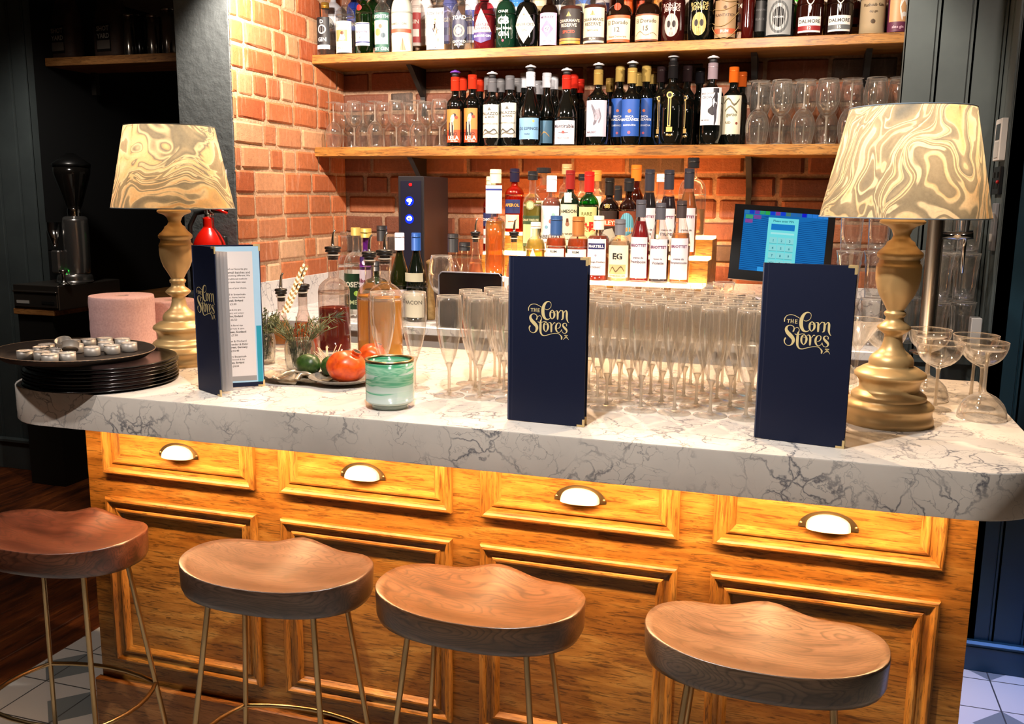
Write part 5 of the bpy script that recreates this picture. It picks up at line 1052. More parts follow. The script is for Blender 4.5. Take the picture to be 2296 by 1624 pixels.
# tall black control cabinet with glowing blue badges
p0 = at(892, 395, Y=1.62); p1 = at(950, 395, Y=1.62)
sc = thing('speaker_cabinet', 'tall black cabinet with two glowing blue badges and a red light', 'cabinet', ((p0.x+p1.x)/2, 1.62, 1.0755)); hx = (p1.x-p0.x)/2
boxobj('casing', (-hx, 0, 0), (hx, .27, p0.z-1.0755), plain('#17161c', .45), sc, .003)
boxobj('front_panel', (-hx+.012, -.003, .05), (hx-.012, -.0004, p0.z-1.0755-.018), plain('#1b1b2a', .3), sc, .001)
for k, (py, st) in enumerate(((451, 1), (491, 2))):
    q = at(918, py, Y=1.617); m = MB(); f = lambda x, z, l=0: (q.x-sc.location.x+x, -.0035-.0004*l, q.z-1.0755+z)
    EB, EW = emit('#1028ff', 1.1), emit('#cfe0ff', 4)
    disc(m, f, 0, 0, .019, .019, EB, 0)
    if k == 0:
        disc(m, f, 0, .003, .012, .008, EW, 1); ribbon(m, [(-.001, -.001, .005), (.002, -.008, .006), (-.002, -.013, .004)], f, EW, 3, 1.2); ribbon(m, [(-.007, .006, .0015), (0, .0035, .002), (.007, .007, .0015)], f, EB, 3, 1.5)
    else:
        disc(m, f, 0, .002, .012, .010, EW, 1); disc(m, f, -.001, -.001, .008, .006, EB, 1.4, 16); ribbon(m, [(-.008, .001, .004), (-.002, -.002, .003), (.006, .002, .004)], f, EW, 3, 1.8)
    m.build('glowing_badge', sc)
m = MB(); q = at(920, 414, Y=1.615); m.lathe([(.006, 0), (.006, .003), (0, .005)], emit('#ff1010', 3), 14, xf=Matrix.Translation((q.x-sc.location.x, -.003, q.z-1.0755)) @ Matrix.Rotation(PI/2, 4, 'X')); m.build('red_indicator', sc)
# ------------------------------------------------------------------ till with touch screen
tl = thing('till_screen', 'black touch-screen till showing a blue number pad', 'till', (1.70, 1.62, 1.0755), 0)
A, B_, C_, D_ = at(1653, 462, Y=1.645), at(1880, 478, Y=1.66), at(1632, 624, Y=1.60), at(1868, 646, Y=1.615)
ex = (B_-A).normalized(); ez = ((A-C_)+(B_-D_)).normalized(); W2 = (B_-A).length; H2 = (A-C_).length*1.03; nrm = ex.cross(ez).normalized()
if nrm.y > 0: nrm = -nrm
off0 = Vector(tl.location)
def sf(u, v, l=0): return tuple(C_+ex*u*W2+ez*v*H2+nrm*(.0006*l)-off0)
m = MB()
vs = [Vector(sf(u, v))+nrm*d for u, v in ((0, 0), (1, 0), (1, 1), (0, 1)) for d in (0, -.03)]
m.add(vs, [(0, 2, 4, 6), (1, 7, 5, 3), (0, 1, 3, 2), (2, 3, 5, 4), (4, 5, 7, 6), (6, 7, 1, 0)], plain('#0a0a0c', .2), False); m.build('monitor', tl)
m = MB(); x0, x1, y0, y1 = .10, .93, .13, .93
def er(a, b, c, d, col, l, s=1.0): rect(m, sf, x0+(x1-x0)*a, y0+(y1-y0)*b, x0+(x1-x0)*c, y0+(y1-y0)*d, emit(col, s*.42), l, 1)
er(0, 0, 1, 1, '#1c6fb8', .5, .95)
for i in range(34):
    for (xa, xb) in ((.0, .29), (.68, 1.0)):
        pass
for i in range(26):
    y = .02+i*.034
    for xa, xb in ((0, .3), (.67, 1)):
        ribbon(m, [(x0+(x1-x0)*xa, y0+(y1-y0)*max(0, y-.03), .0055), (x0+(x1-x0)*xb, y0+(y1-y0)*min(.92, y+.06), .0055)], sf, emit('#0c3c78', .42), 1, .9)
for i, c in enumerate(['#2f78b0', '#1a3fc0', '#6a3fa0', '#35a06a', '#2fa84a', '#1a3fd0', '#8a3f90', '#1a3fd0', '#4a7a70', '#2a68b0', '#2a68a8', '#1a20c8', '#2a7ad0', '#2a7ad8', '#2a80d8', '#2a80d8']): er(i/16+.004, .94, (i+1)/16-.004, 1, c, 1.2)
for i, c in enumerate(['#3fa070', '#7a4a9a']): er(.02+i*.1, .86, .11+i*.1, .925, c, 1.2)
er(.02, .79, .11, .85, '#8a4a98', 1.2)
er(.30, .04, .66, .90, '#6fd8dc', 1.5, 1.1); er(.34, .70, .62, .80, '#1c7ac8', 2); er(.34, .63, .62, .66, '#a8ecec', 2); er(.22, 0, .31, .07, '#38a0e8', 2)
for r in range(4):
    for c in range(3): er(.335+c*.098, .10+(3-r)*.125, .425+c*.098, .205+(3-r)*.125, '#8fdcde', 2); er(.335+c*.098, .10+(3-r)*.125, .425+c*.098, .108+(3-r)*.125, '#4aa8b0', 2.3)
for r in range(4):
    for c in range(3):
        s = [['1', '2', '3'], ['4', '5', '6'], ['7', '8', '9'], ['YES', '0', 'CLR']][r][c]
        vs_, fs_, w_, h_ = text_poly(s, .02); k = .034/h_
        m.add([sf(x0+(x1-x0)*(.38+c*.098)+v[0]*k*.7, y0+(y1-y0)*(.152+(3-r)*.125)+v[1]*k, 3) for v in vs_], fs_, emit('#14505c', 1), False)
vs_, fs_, w_, h_ = text_poly('Please enter PIN', .02); k = .2/w_
m.add([sf(x0+(x1-x0)*.48+v[0]*k, y0+(y1-y0)*.85+v[1]*k*1.3, 3) for v in vs_], fs_, emit('#14505c', 1), False)
m.build('screen', tl)
m = MB(); m.box((-.10, -.03, .0), (.16, .14, .03), plain('#0c0c0e', .3), .006); m.box((-.01, .03, .03), (.07, .07, .24), plain('#0c0c0e', .35), .004); m.build('stand', tl)
p = at(1720, 640, Y=1.36); pr = thing('receipt_printer', 'low black box with a crumpled white receipt, below the till screen', 'printer', (p.x-.01, 1.36, 1.0755))
boxobj('casing', (-.10, -.11, 0), (.17, .09, .135), plain('#0b0b0d', .25), pr, .006)
m = MB(); P = [(-.15, -.06, .137), (-.06, -.07, .15), (.0, -.05, .139), (.02, -.02, .146)]
vs = []; 
for i in range(10):
    u = i/9; vs += [(-.09+.12*u, -.07+.01*math.sin(u*9), .1365+.016*abs(math.sin(u*4+.4))), (-.08+.12*u, -.02+.01*math.cos(u*7), .1365+.012*abs(math.sin(u*5)))]
m.add(vs, [(2*i, 2*i+2, 2*i+3, 2*i+1) for i in range(9)], plain('#d8d0dc', .7)); m.build('receipt', pr)
# black slatted tray standing behind the flutes
bt = thing('drip_tray', 'black tray with pale rim standing up on the back counter behind the left flutes', 'tray', (.0, .0, 0)); bt.location = (at(1058, 640, Y=1.20).x, 1.20, 1.0755)
m = MB(); q0, q1 = at(985, 640, Y=1.20).x-bt.location.x, at(1126, 640, Y=1.20).x-bt.location.x; zt = at(1058, 612, Y=1.20).z-1.0755
m.box((q0, -.004, .0005), (q1, .006, zt), plain('#0b0b10', .18), .004); m.build('panel', bt)
m = MB(); m.tube([(q0, -.003, .002), (q0, -.003, zt-.012), (q0+.012, -.003, zt), (q1-.012, -.003, zt), (q1, -.003, zt-.012), (q1, -.003, .002)], .0028, plain('#8a8a94', .3, .5), 8); m.build('rim', bt)
m = MB(); m.box((0, -.002, 0.0005), (.022, .008, zt-.01), plain('#e4e0e4', .5), .003); o = m.build('white_card', None, (bt.location.x+q1+.006, 1.20, 1.0755)); tag(o, 'narrow white card beside the black tray, left of the middle menu', 'card')
# beer tap column
bx = at(2082, 700, Y=1.20)
tp = thing('beer_tap', 'brushed steel beer tap column behind the right lamp', 'tap', (bx.x, 1.20, 1.0755))
m = MB(); m.lathe([(.045, 0), (.045, .008), (.024, .014), (.024, .014), (.024, .44), (.024, .44), (.020, .452), (0, .455)], plain('#a89c8c', .25, 1), 28); m.build('column', tp)
m = MB(); m.tube([(.02, -.01, .365), (.06, -.02, .365), (.10, -.03, .37)], [.012, .014, .013], CHROME, 14); m.tube([(.078, -.026, .36), (.078, -.028, .33), (.078, -.03, .255)], [.008, .006, .0055], CHROME, 12); m.tube([(.08, -.026, .372), (.082, -.03, .44)], [.006, .009], plain('#1a1a1a', .4), 12); m.build('spout', tp)
m = MB(); m.box((0, 0, 0), (.03, .05, .115), plain('#b8b6b4', .4), .002); tag(m.build('paper_packet', None, (2.262, 1.22, 1.0755)), 'narrow white upright box at the right end of the back counter', 'box')
# switches on the return wall
def wallbox(name, label, cat, y0, y1, z0, z1, d, col, extra):
    t = thing(name, label, cat, (2.33, (y0+y1)/2, (z0+z1)/2)); hy, hz = (y1-y0)/2, (z1-z0)/2
    boxobj('plate', (-d, -hy, -hz), (-.0003, hy, hz), col, t, .002); extra(t, hy, hz, d); return t
def th_x(t, hy, hz, d):
    boxobj('display', (-d-.0012, -hy*.7, hz*.0), (-d-.0001, hy*.6, hz*.75), plain('#3a4044', .2), t); boxobj('flap', (-d-.002, -hy*.7, -hz*.85), (-d-.0001, hy*.6, -hz*.1), plain('#b4b2ae', .5), t)
def so_x(t, hy, hz, d):
    for a in (-.5, .5):
        boxobj('rocker', (-d-.004, hy*a-hy*.22, hz*.2), (-d-.0001, hy*a+hy*.22, hz*.6), plain('#1a1a1a', .3), t)
        boxobj('socket_slots', (-d-.0012, hy*a-hy*.25, -hz*.6), (-d-.0001, hy*a+hy*.25, -hz*.1), plain('#050505', .5), t)
    m = MB(); m.lathe([(.006, 0), (.005, .006), (0, .008)], plain('#a01414', .4), 10, xf=Matrix.Translation((-d-.0001, -hy*.9, -.005)) @ Matrix.Rotation(-PI/2, 4, 'Y')); m.build('red_button', t)
wallbox('thermostat', 'white wall control unit with grey display, highest on the right wall', 'wall control', 1.335, 1.43, at(2253, 360, X=2.33).z, at(2253, 268, X=2.33).z, .02, plain('#cfccc8', .4), th_x)
wallbox('power_socket', 'black double socket with red button below the white control unit', 'socket', 1.335, 1.44, at(2245, 436, X=2.33).z, at(2245, 374, X=2.33).z, .012, plain('#17181a', .3), so_x)
def sw_x(t, hy, hz, d):
    for k in (-1, 1):
        boxobj('switch', (-d-.003, -hy*.5, hz*.45*k-.012), (-d-.0001, hy*.5, hz*.45*k+.012), plain('#c9c6c2', .4), t)
wallbox('switch_plate', 'grey switch panel in two sections, lowest on the right wall', 'switch', 1.345, 1.40, at(2238, 565, X=2.33).z, at(2238, 456, X=2.33).z, .012, plain('#7c7c80', .4), sw_x)
# ------------------------------------------------------------------ things on the bar, left half
def ctr(px, py, w=None):
    """centre of a round thing whose front foot edge is seen at a pixel; w = width in pixels"""
    p = at(px, py, Z=CT)
    if w:
        r = w/2/ppm(p); d = Vector((p.x-CAMP[0], p.y-CAMP[1], 0)).normalized(); p = p+d*r
    return p
BLK = plain('#0b0a0a', .16, 0, .6)
# stack of black trays, the top one carrying tea lights
c0 = at(232, 862, Z=CT); TR = .180; tc = Vector((c0.x-.030, c0.y+.036, CT))
for i in range(7):
    mb = MB(); z = .0004+i*.0086; r = TR*(1-.004*i)
    mb.lathe([(0, z), (r*.86, z), (r*.90, z+.001), (r, z+.006), (r+.0005, z+.0078), (r-.002, z+.0082), (r*.90, z+.0042), (r*.86, z+.003), (0, z+.003)], BLK, 64)
    lab = {0: 'black round tray at the very bottom of the tray stack', 6: 'black round tray uppermost of the level stack, under the tilted tray'}.get(i, f'black round tray, {[0, "second", "third", "fourth", "fifth", "sixth"][i] if i < 6 else 0} from the bottom of the tray stack')
    o = mb.build('serving_tray', None, (tc.x+random.uniform(-.003, .003), tc.y+random.uniform(-.003, .003), CT)); tag(o, lab, 'tray', 'stacked black trays')
tt = thing('serving_tray', 'brown-black tray lying on top of the tray stack, full of tea lights', 'tray', (tc.x-.043, tc.y-.040, CT+.0662)); tt.rotation_euler = (math.radians(-1.0), math.radians(1.2), 0)
mb = MB(); r = .183
mb.lathe([(0, 0), (r*.84, 0), (r*.90, .002), (r, .016), (r+.001, .018), (r-.002, .0185), (r*.90, .006), (r*.84, .004), (0, .004)], rough_mat('tray_lining', '#1c1613', '#2a211b', 200, .55, .3, .0006), 72); mb.build('tray_body', tt)
mb = MB(); mb.tube([((r-.0003)*math.cos(2*PI*i/72), (r-.0003)*math.sin(2*PI*i/72), .0178) for i in range(72)], .0012, plain('#8a7058', .4), 6, closed=True); mb.build('rim', tt)
TL = [(62, 815), (87, 808), (104, 820), (124, 812), (140, 823), (159, 820), (188, 803), (110, 798), (182, 793), (227, 795), (228, 808), (269, 790), (268, 803), (280, 806), (318, 791), (332, 802)]
TLP = [(62, 818), (100, 806), (104, 823), (141, 812), (123, 832), (161, 829), (187, 800), (112, 797), (180, 785), (222, 782), (228, 812), (268, 779), (267, 796), (281, 808), (316, 784), (329, 801)]
ALU = plain('#a39c94', .45, .35); WAX = plain('#c8bcb0', .6)
first = None
FW_ = Vector((tt.location.x-CAMP[0], tt.location.y-CAMP[1])).normalized(); RT_ = Vector((FW_.y, -FW_.x))
ztl = CT+.0662+.005
TORD = ['first', 'second', 'third', 'fourth', 'fifth', 'sixth', 'seventh', 'eighth', 'ninth', 'tenth', 'eleventh', 'twelfth', 'thirteenth', 'fourteenth', 'fifteenth', 'sixteenth']
used = []
for k, (px, py) in enumerate(TLP):
    u_, v_ = (px-186)/180*.156, (798-(py-8))/33*.150; p = Vector((tt.location.x+RT_.x*u_+FW_.x*v_, tt.location.y+RT_.y*u_+FW_.y*v_, ztl))
    if any((p.x-u[0])**2+(p.y-u[1])**2 < .0385**2 for u in used):
        for (ux, uy) in used:
            d = Vector((p.x-ux, p.y-uy, 0))
            if d.length < .0390: d = d.normalized()*.0392 if d.length > 0 else Vector((.039, 0, 0)); p.x, p.y = ux+d.x, uy+d.y
    dd_ = Vector((p.x-tt.location.x, p.y-tt.location.y, 0))
    if dd_.length > .150: dd_ = dd_.normalized()*.150; p.x, p.y = tt.location.x+dd_.x, tt.location.y+dd_.y
    used.append((p.x, p.y))
    if first is None:
        t = thing('tea_light', 'tea light in a metal cup, farthest left on the tilted tray', 'candle', (p.x, p.y, ztl), 0, 'tea lights on the tray')
        mb = MB(); mb.lathe([(.0175, 0), (.0187, .001), (.0187, .0215), (.0187, .0215), (.0194, .022), (.018, .0218), (.018, .0195), (0, .0192)], ALU, 26); mb.build('cup', t)
        mb = MB(); mb.lathe([(.0178, .0196), (.0174, .0208), (.004, .0204), (.0012, .0204), (.0009, .0235), (0, .024)], WAX, 20); mb.build('wax', t); first = t; bpy.context.view_layer.update()
    else:
        t = dup(first); t.location = (p.x, p.y, ztl); t['label'] = f'tea light on the tilted tray, {TORD[sum(1 for q in TLP if q[0] < px)]} from the left'
    hh = -math.radians(1.2)*(p.x-tt.location.x)+math.radians(-1.0)*(p.y-tt.location.y); t.location.z = CT+.0662+.0047+hh
# two empty cups leaning on each other
for (px, py, a, b, lb) in ((143, 772, .35, .2, 'empty tea light cup tipped up on the other candles, left one'), (157, 780, -.5, -.35, 'empty tea light cup tipped up on the other candles, right one')):
    p = at(px, py, Z=ztl+.028); mb = MB(); mb.lathe([(0, 0), (.018, 0), (.0185, .001), (.0185, .0165), (.0195, .017), (.018, .0168), (.0178, .002), (0, .0018)], ALU, 26)
    o = mb.build('empty_candle_cup', None, (p.x, p.y, ztl+.0235)); o.rotation_euler = (a, b, 0); tag(o, lb, 'candle cup', 'empty tea light cups')
# rolls of pink paper
def roll(px, w, ybase, ytop, label, Yb):
    p = at(px, ybase, Z=CT); p.y = Yb; pp = at(px, ytop, Y=Yb); R = w/2/ppm(pp); H = pp.z-CT
    t = thing('paper_roll', label, 'paper roll', (pp.x, Yb, CT), 0, 'rolls of pink paper')
    m = rough_mat('pink_paper', '#d0a4a4', '#e6c0be', 180, .9, .3, .001); mb = MB()
    pr = [(R*.97, .0006)]+[(R*(1+.006*math.sin(i*1.9)), H*(.05+.9*i/12)) for i in range(13)]+[(R*.985, H), (R*.985, H), (.022, H-.0005), (.022, H-.0005), (.021, H-.02)]
    mb.lathe(pr, m, 48, cap=False); mb.build('paper', t); mb = MB(); mb.lathe([(.0208, .002), (.0208, H-.003), (.0190, H-.003), (.0190, .002)], plain('#9a8a78', .9), 24, cap=False); mb.build('core', t)
    mb = MB(); mb.lathe([(R*1.01, H*.1), (R*1.012, H*.9)], m, 10, cap=False)
    return t
roll(272, 138, 775, 662, 'big roll of pink paper left of the lamp, the nearer of two', .44)
roll(380, 108, 770, 672, 'roll of pink paper half hidden behind the left lamp foot', .63)
# green swirled candle glass
p = ctr(875, 921, 78); cg = thing('candle_glass', 'swirled green and white glass candle holder with gilt rim', 'candle holder', (p.x, p.y, CT))
m, nt, b = nm('swirled_green_glass'); v = coords(nt, (5, 5, 55)); n1 = noise(nt, v, 1.0, 3, .5, 1.4); tcn = N(nt, 'ShaderNodeTexCoord'); sx = N(nt, 'ShaderNodeSeparateXYZ'); L(nt, tcn.outputs['Object'], sx.inputs[0])
zz = N(nt, 'ShaderNodeMath', op='MULTIPLY_ADD'); L(nt, sx.outputs[2], zz.inputs[0]); zz.inputs[1].default_value = 3.4; zz.inputs[2].default_value = -.03
ad = N(nt, 'ShaderNodeMath', op='ADD'); L(nt, n1, ad.inputs[0]); L(nt, zz.outputs[0], ad.inputs[1])
L(nt, ramp(nt, ad.outputs[0], [(.50, '#b4beb6'), (.66, '#a9bcae'), (.70, '#4f9a74'), (.76, '#8fb89c'), (.86, '#3f9068'), (.95, '#2f7f58')]), b.inputs['Base Color'])
b.inputs['Roughness'].default_value = .12; b.inputs['Coat Weight'].default_value = .3
mb = MB(); R = .0535
mb.lathe(smoothprof([(.0, .001), (.036, .0005), (.040, .001), (.040, .001), (.040, .010), (.040, .010), (.050, .0125), (R, .018), (R, .018), (R, .108), (R, .108), (R-.004, .108), (R-.004, .108), (R-.005, .03), (0, .028)], 2), m, 48); mb.build('glass_body', cg)
mb = MB(); mb.lathe([(R+.0006, .1055), (R+.0008, .1095), (R-.0045, .1097), (R-.0046, .106)], BRASS, 48, cap=False); mb.build('gilt_rim', cg)
# fruit
POM = rough_mat('pomegranate_skin', '#b02c08', '#ee6418', 46, .33, .15, .001)
def pome(px, py, R, zc, label, rz, tilt):
    p = at(px, py, Z=zc); mb = MB(); vs = []
    pr = smoothprof([(0, -R*.93), (R*.5, -R*.85), (R*.9, -R*.45), (R*1.0, .0), (R*.9, R*.5), (R*.55, R*.84), (R*.25, R*.93), (R*.20, R*1.0), (R*.25, R*1.16), (R*.20, R*1.16), (R*.12, R*1.02), (0, R*1.0)], 4)
    M_ = Matrix.Rotation(tilt, 4, 'Y') @ Matrix.Rotation(rz, 4, 'Z'); mb.lathe(pr, POM, 36)
    SQ = Matrix.Diagonal((1.04, 1.0, .86, 1)); mb.v = [tuple(SQ @ M_ @ Vector((v[0]*(1+.03*math.cos(6*math.atan2(v[1], v[0]))*(v[2] > -R*.9)), v[1]*(1+.03*math.cos(6*math.atan2(v[1], v[0]))*(v[2] > -R*.9)), v[2]))) for v in mb.v]
    o = mb.build('skin', None); t = thing('pomegranate', label, 'pomegranate', (p.x, p.y, zc), 0, 'pomegranates by the dish'); o.parent = t
    mb = MB(); mb.lathe([(R*.2, 0), (R*.24, R*.12), (R*.15, R*.13), (R*.1, 0)], plain('#3a2a18', .8), 10, xf=SQ @ M_ @ Matrix.Translation((0, 0, R*1.05))); mb.build('crown', t)
pome(777, 823, .047, CT+.048, 'large orange-red pomegranate lying in the grey dish', .4, .55)
p = at(833, 795, Z=CT+.036); 
pome(835, 796, .036, CT+.0345, 'smaller orange pomegranate behind the dish, against the yellow bottle', 1.2, .5)
LIME = rough_mat('lime_peel', '#1c3410', '#35561c', 90, .38, .5, .0015)
def lime(px, py, zc, R, label, rz):
    p = at(px, py, Z=zc); mb = MB(); mb.lathe(smoothprof([(0, -R*1.36), (R*.18, -R*1.28), (R*.62, -R*1.0), (R*.97, -R*.4), (R, .1*R), (R*.85, R*.7), (R*.4, R*1.12), (R*.14, R*1.26), (0, R*1.3)], 4), LIME, 28)
    o = mb.build('lime', None, (p.x, p.y, zc)); o.rotation_euler = (PI/2+.1, .1, rz); return tag(o, label, 'lime', 'limes')
lime(692, 818, CT+.036, .0275, 'dark green lime left of the large pomegranate, fully visible', 1.45)
lime(741, 821, CT+.036, .0245, 'dark green lime tucked between its twin and the large pomegranate', .4)
PEWTER = plain('#8e8579', .38, .8); SILV = plain('#bfb09a', .3, .55)
# grey dish under the pomegranate
p = at(770, 852, Z=CT+.008); mb = MB(); mb.lathe(smoothprof([(0, .0006), (.035, .0006), (.045, .002), (.075, .011), (.086, .018), (.086, .018), (.083, .019), (.072, .014), (.044, .005), (0, .004)], 2), rough_mat('pewter_dish', '#6d675f', '#8f887e', 120, .42, .3, .001), 48)
tag(mb.build('shallow_dish', None, (p.x, p.y, CT)), 'shallow grey dish holding the large pomegranate', 'dish')
# shell dish under the limes
p = at(656, 850, Z=CT+.01); mb = MB(); vs = []; fs = []
nr, na = 8, 40
for j in range(nr+1):
    r = j/nr
    for i in range(na):
        a = 2*PI*i/na; rr = r*(.088+.012*abs(math.sin(a*2.5)))*(1.25 if abs(math.cos(a)) > .6 else 1); vs.append((rr*math.cos(a)*1.0, rr*math.sin(a)*.55, .003+.014*r*r+.0018*math.cos(a*20)*r))
for j in range(nr):
    for i in range(na): i2 = (i+1) % na; fs.append((j*na+i, j*na+i2, (j+1)*na+i2, (j+1)*na+i))
mb.add(vs, fs, SILV); tag(mb.build('leaf_shaped_dish', None, (p.x, p.y+.012, CT)), 'silver leaf-shaped dish under the two limes', 'dish')
# cast claw tongs
mb = MB()
q = [at(*a, Z=CT+h) for a, h in (((612, 846), .008), ((630, 856), .006), ((660, 858), .007), ((672, 840), .016), ((690, 838), .020), ((708, 846), .010))]
ce = q[2].copy(); ce.z = CT
mb.tube([v-ce for v in q], [.0035, .0055, .006, .005, .0045, .003], SILV, 10)
q2 = [at(*a, Z=CT+h) for a, h in (((614, 850), .008), ((640, 838), .016), ((662, 832), .018), ((690, 838), .020))]
mb.tube([v-ce for v in q2], [.003, .005, .0045, .0045], SILV, 10)
tag(mb.build('claw_tongs', None, tuple(ce)), 'silver claw-ended ice tongs lying in front of the herb jars', 'tongs')
# cocktail picks in the leaf dish
mb = MB(); base = at(735, 815, Z=CT+.03); rs = random.Random(3)
for i in range(16):
    a = rs.uniform(-1.1, 1.1); l = rs.uniform(.045, .062); s = Vector((rs.uniform(-.012, .012), rs.uniform(-.008, .008), -.006)); e = s+Vector((math.sin(a)*l, rs.uniform(-.02, .02), math.cos(a)*l)); mb.tube([s, e], .0011, plain('#d8b892', .7), 5)
mb.lathe([(.013, -.029), (.014, -.004), (.013, -.004), (.012, -.027)], CLEARB, 16)
tag(mb.build('cocktail_picks', None, tuple(base)), 'bundle of pale wooden cocktail picks behind the limes', 'picks', kind='stuff')
# herb jars
def herb(px, py, w, htop, label, kindm, seed, spread, up):
    c = ctr(px, py, w); R = w/2/ppm(c); t = thing('herb_jar', label, 'herb jar', (c.x, c.y, CT), 0, 'jars of fresh herbs')
    H = .085; mb = MB(); mb.lathe(smoothprof([(0, .001), (R*.86, .0005), (R*.9, .001), (R*.9, .001), (R*.94, .02), (R, .06), (R*.88, H), (R*.88, H), (R*.84, H), (R*.94, .06), (R*.84, .008), (0, .007)], 2), CLEARB, 28, cap=False); mb.build('glass_jar', t)
    rs = random.Random(seed); mb = MB()
    for s in range(46):
        a = rs.uniform(0, 2*PI); r0 = R*.6*rs.random(); tip = up*rs.uniform(.6, 1.15); ln = spread*rs.uniform(.1, 1)
        P0 = Vector((r0*math.cos(a), r0*math.sin(a), .012)); P1 = Vector((math.cos(a)*R*.75, math.sin(a)*R*.75, H*.95)); P2 = Vector((math.cos(a)*(R+ln), math.sin(a)*(R+ln), H+tip))
        pts = [P0, P0.lerp(P1, .5), P1, P1.lerp(P2, .5)+Vector((0, 0, .006)), P2]; mb.tube(pts, .0011, kindm[0], 5)
        for k in range(16 if spread > .05 else 26):
            u = rs.random()*4; i = min(3, int(u)); q = pts[i].lerp(pts[i+1], u-i); d = Vector((rs.uniform(-1, 1), rs.uniform(-1, 1), rs.uniform(-.1, 1))).normalized()
            l = (rs.uniform(.012, .022) if spread > .05 else rs.uniform(.005, .010)); wv = d.cross(Vector((0, 0, 1))).normalized()*(.0016 if spread > .05 else .0032)
            if q.z < H and math.hypot(q.x, q.y) > R*.7: continue
            e = q+d*l; mi = q+d*l*.5
            mb.add([q, mi+wv, e, mi-wv], [(0, 1, 2, 3)], kindm[1+rs.randrange(2)], False)
    o = mb.build('herb_sprigs', t); return t
herb(592, 820, 54, 0, 'glass jar stuffed with small-leaved thyme right of the open menu', (plain('#4a4a28', .8), plain('#3e4a22', .7), plain('#6a7040', .7)), 5, .02, .055)
herb(674, 838, 68, 0, 'glass jar of rosemary sprigs spreading to the right', (plain('#5a5a34', .8), plain('#3a4a2c', .6), plain('#6c7048', .6)), 9, .075, .05)
mb = MB(); q = [at(665, 745, Y=.37), at(700, 718, Y=.36), at(735, 712, Y=.35), at(762, 712, Y=.345)]; mb.tube([v-q[0] for v in q], [.0014, .0013, .0012, .0008], plain('#5a5a34', .8), 6); rs = random.Random(4)
for k in range(46):
    u = rs.random()*3; i = min(2, int(u)); s = q[i].lerp(q[i+1], u-i)-q[0]; d = Vector((1, rs.uniform(-.4, .4), rs.uniform(-1.2, 1.2))).normalized(); e = s+d*rs.uniform(.02, .038); m_ = s.lerp(e, .5); wv = Vector((0, 0, .0013)); mb.add([s, m_+wv, e, m_-wv], [(0, 1, 2, 3)], plain('#7c7c5c', .6) if k % 2 else plain('#4a5a44', .6), False)
tag(mb.build('rosemary_sprig', None, tuple(q[0])), 'long rosemary sprig reaching in front of the red syrup bottle', 'sprig')
# striped straws
st = thing('straw_bundle', 'gold and white striped paper straws leaning in a glass', 'straws', tuple(at(640, 765, Y=.44))); o0 = Vector(st.location)
mS, nt, b = nm('striped_straw_paper'); tcn = N(nt, 'ShaderNodeTexCoord'); wv = N(nt, 'ShaderNodeTexWave', wave_type='BANDS'); wv.inputs['Scale'].default_value = 26; mp = N(nt, 'ShaderNodeMapping'); mp.inputs['Rotation'].default_value = (0, .8, .3); L(nt, tcn.outputs['Object'], mp.inputs[0]); L(nt, mp.outputs[0], wv.inputs['Vector'])
L(nt, ramp(nt, wv.outputs[0], [(.45, '#8a6a30'), (.55, '#e8dcc4')]), b.inputs['Base Color'])
for (a, b_) in (((638, 700), (682, 592)), ((644, 702), (690, 596)), ((632, 706), (676, 600))):
    mb = MB(); p, q = at(*a, Y=.45)-o0, at(*b_, Y=.47)-o0; mb.tube([p, q], .0034, mS, 10); mb.build('straw', st)
# bottles with pour spouts on the staff side of the bar
def fb(px, py, w, top, lab, **kw):
    c = ctr(px, py, w); R = w/2/ppm(c); return bottle(kw.pop('name', 'mixer_bottle'), lab, (c.x, c.y, CT+.0004), hgt(px, top, c.y, CT), R, cat='bottle', **kw)
SYR = thin_glass('hazy_glass', '#f0e6e0', '#a09a9a')
fb(752, 790, 70, 566, 'clear bottle half full of dark red syrup with metal pour spout', kind='spirit', rn=.0155, glass=SYR, liq=liquid('#8a2008', .12, .45), fill=.44, pourer=True)
fb(832, 800, 58, 578, 'bottle of cloudy yellow juice with pour spout, behind its nearer twin', kind='spirit', rn=.014, glass=SYR, liq=liquid('#ffb850', .0, .35), fill=.62, pourer=True)
fb(866, 812, 76, 574, 'bottle of cloudy yellow juice with pour spout, nearest the lone flute', kind='spirit', rn=.0155, glass=SYR, liq=liquid('#ffc258', .0, .35), fill=.60, pourer=True)
fb(634, 775, 44, 660, 'small bottle of pale juice with pour spout behind the herb jars', kind='cone', rn=.012, glass=SYR, liq=liquid('#dca050', .2, .5), fill=.45, pourer=True, group='small mixer bottles')
fb(682, 782, 56, 650, 'small cone-shaped bottle of orange juice with pour spout behind the rosemary', kind='cone', rn=.014, glass=SYR, liq=liquid('#d8701c', .2, .5), fill=.42, pourer=True, group='small mixer bottles')
c = ctr(706, 800, 26); t = thing('juice_tumbler', 'narrow flared glass of bright orange juice beside the syrup bottle', 'glass', (c.x, c.y, CT))
mb = MB(); mb.lathe([(.014, .0), (.012, .03), (.0165, .095), (.0158, .095), (.0112, .03), (.012, .004)], CLEAR, 22, cap=False); mb.build('glass_body', t)
mb = MB(); mb.lathe([(.0112, .004), (.0108, .03), (.0152, .088), (0, .089)], liquid('#f0640c', .15, .6), 20); mb.build('juice', t)
# wooden knob thing between right menu and lamp
p = ctr(1942, 850, 40); mb = MB(); mb.lathe(smoothprof([(0, 0), (.02, .002), (.036, .022), (.038, .035), (.03, .052), (.012, .062), (0, .063)], 3), plain('#c89650', .45), 32)
o = mb.build('wooden_bowl', None, (1.838, .285, CT)); tag(o, 'round golden wooden bowl turned over, half hidden left of the right lamp foot', 'bowl')
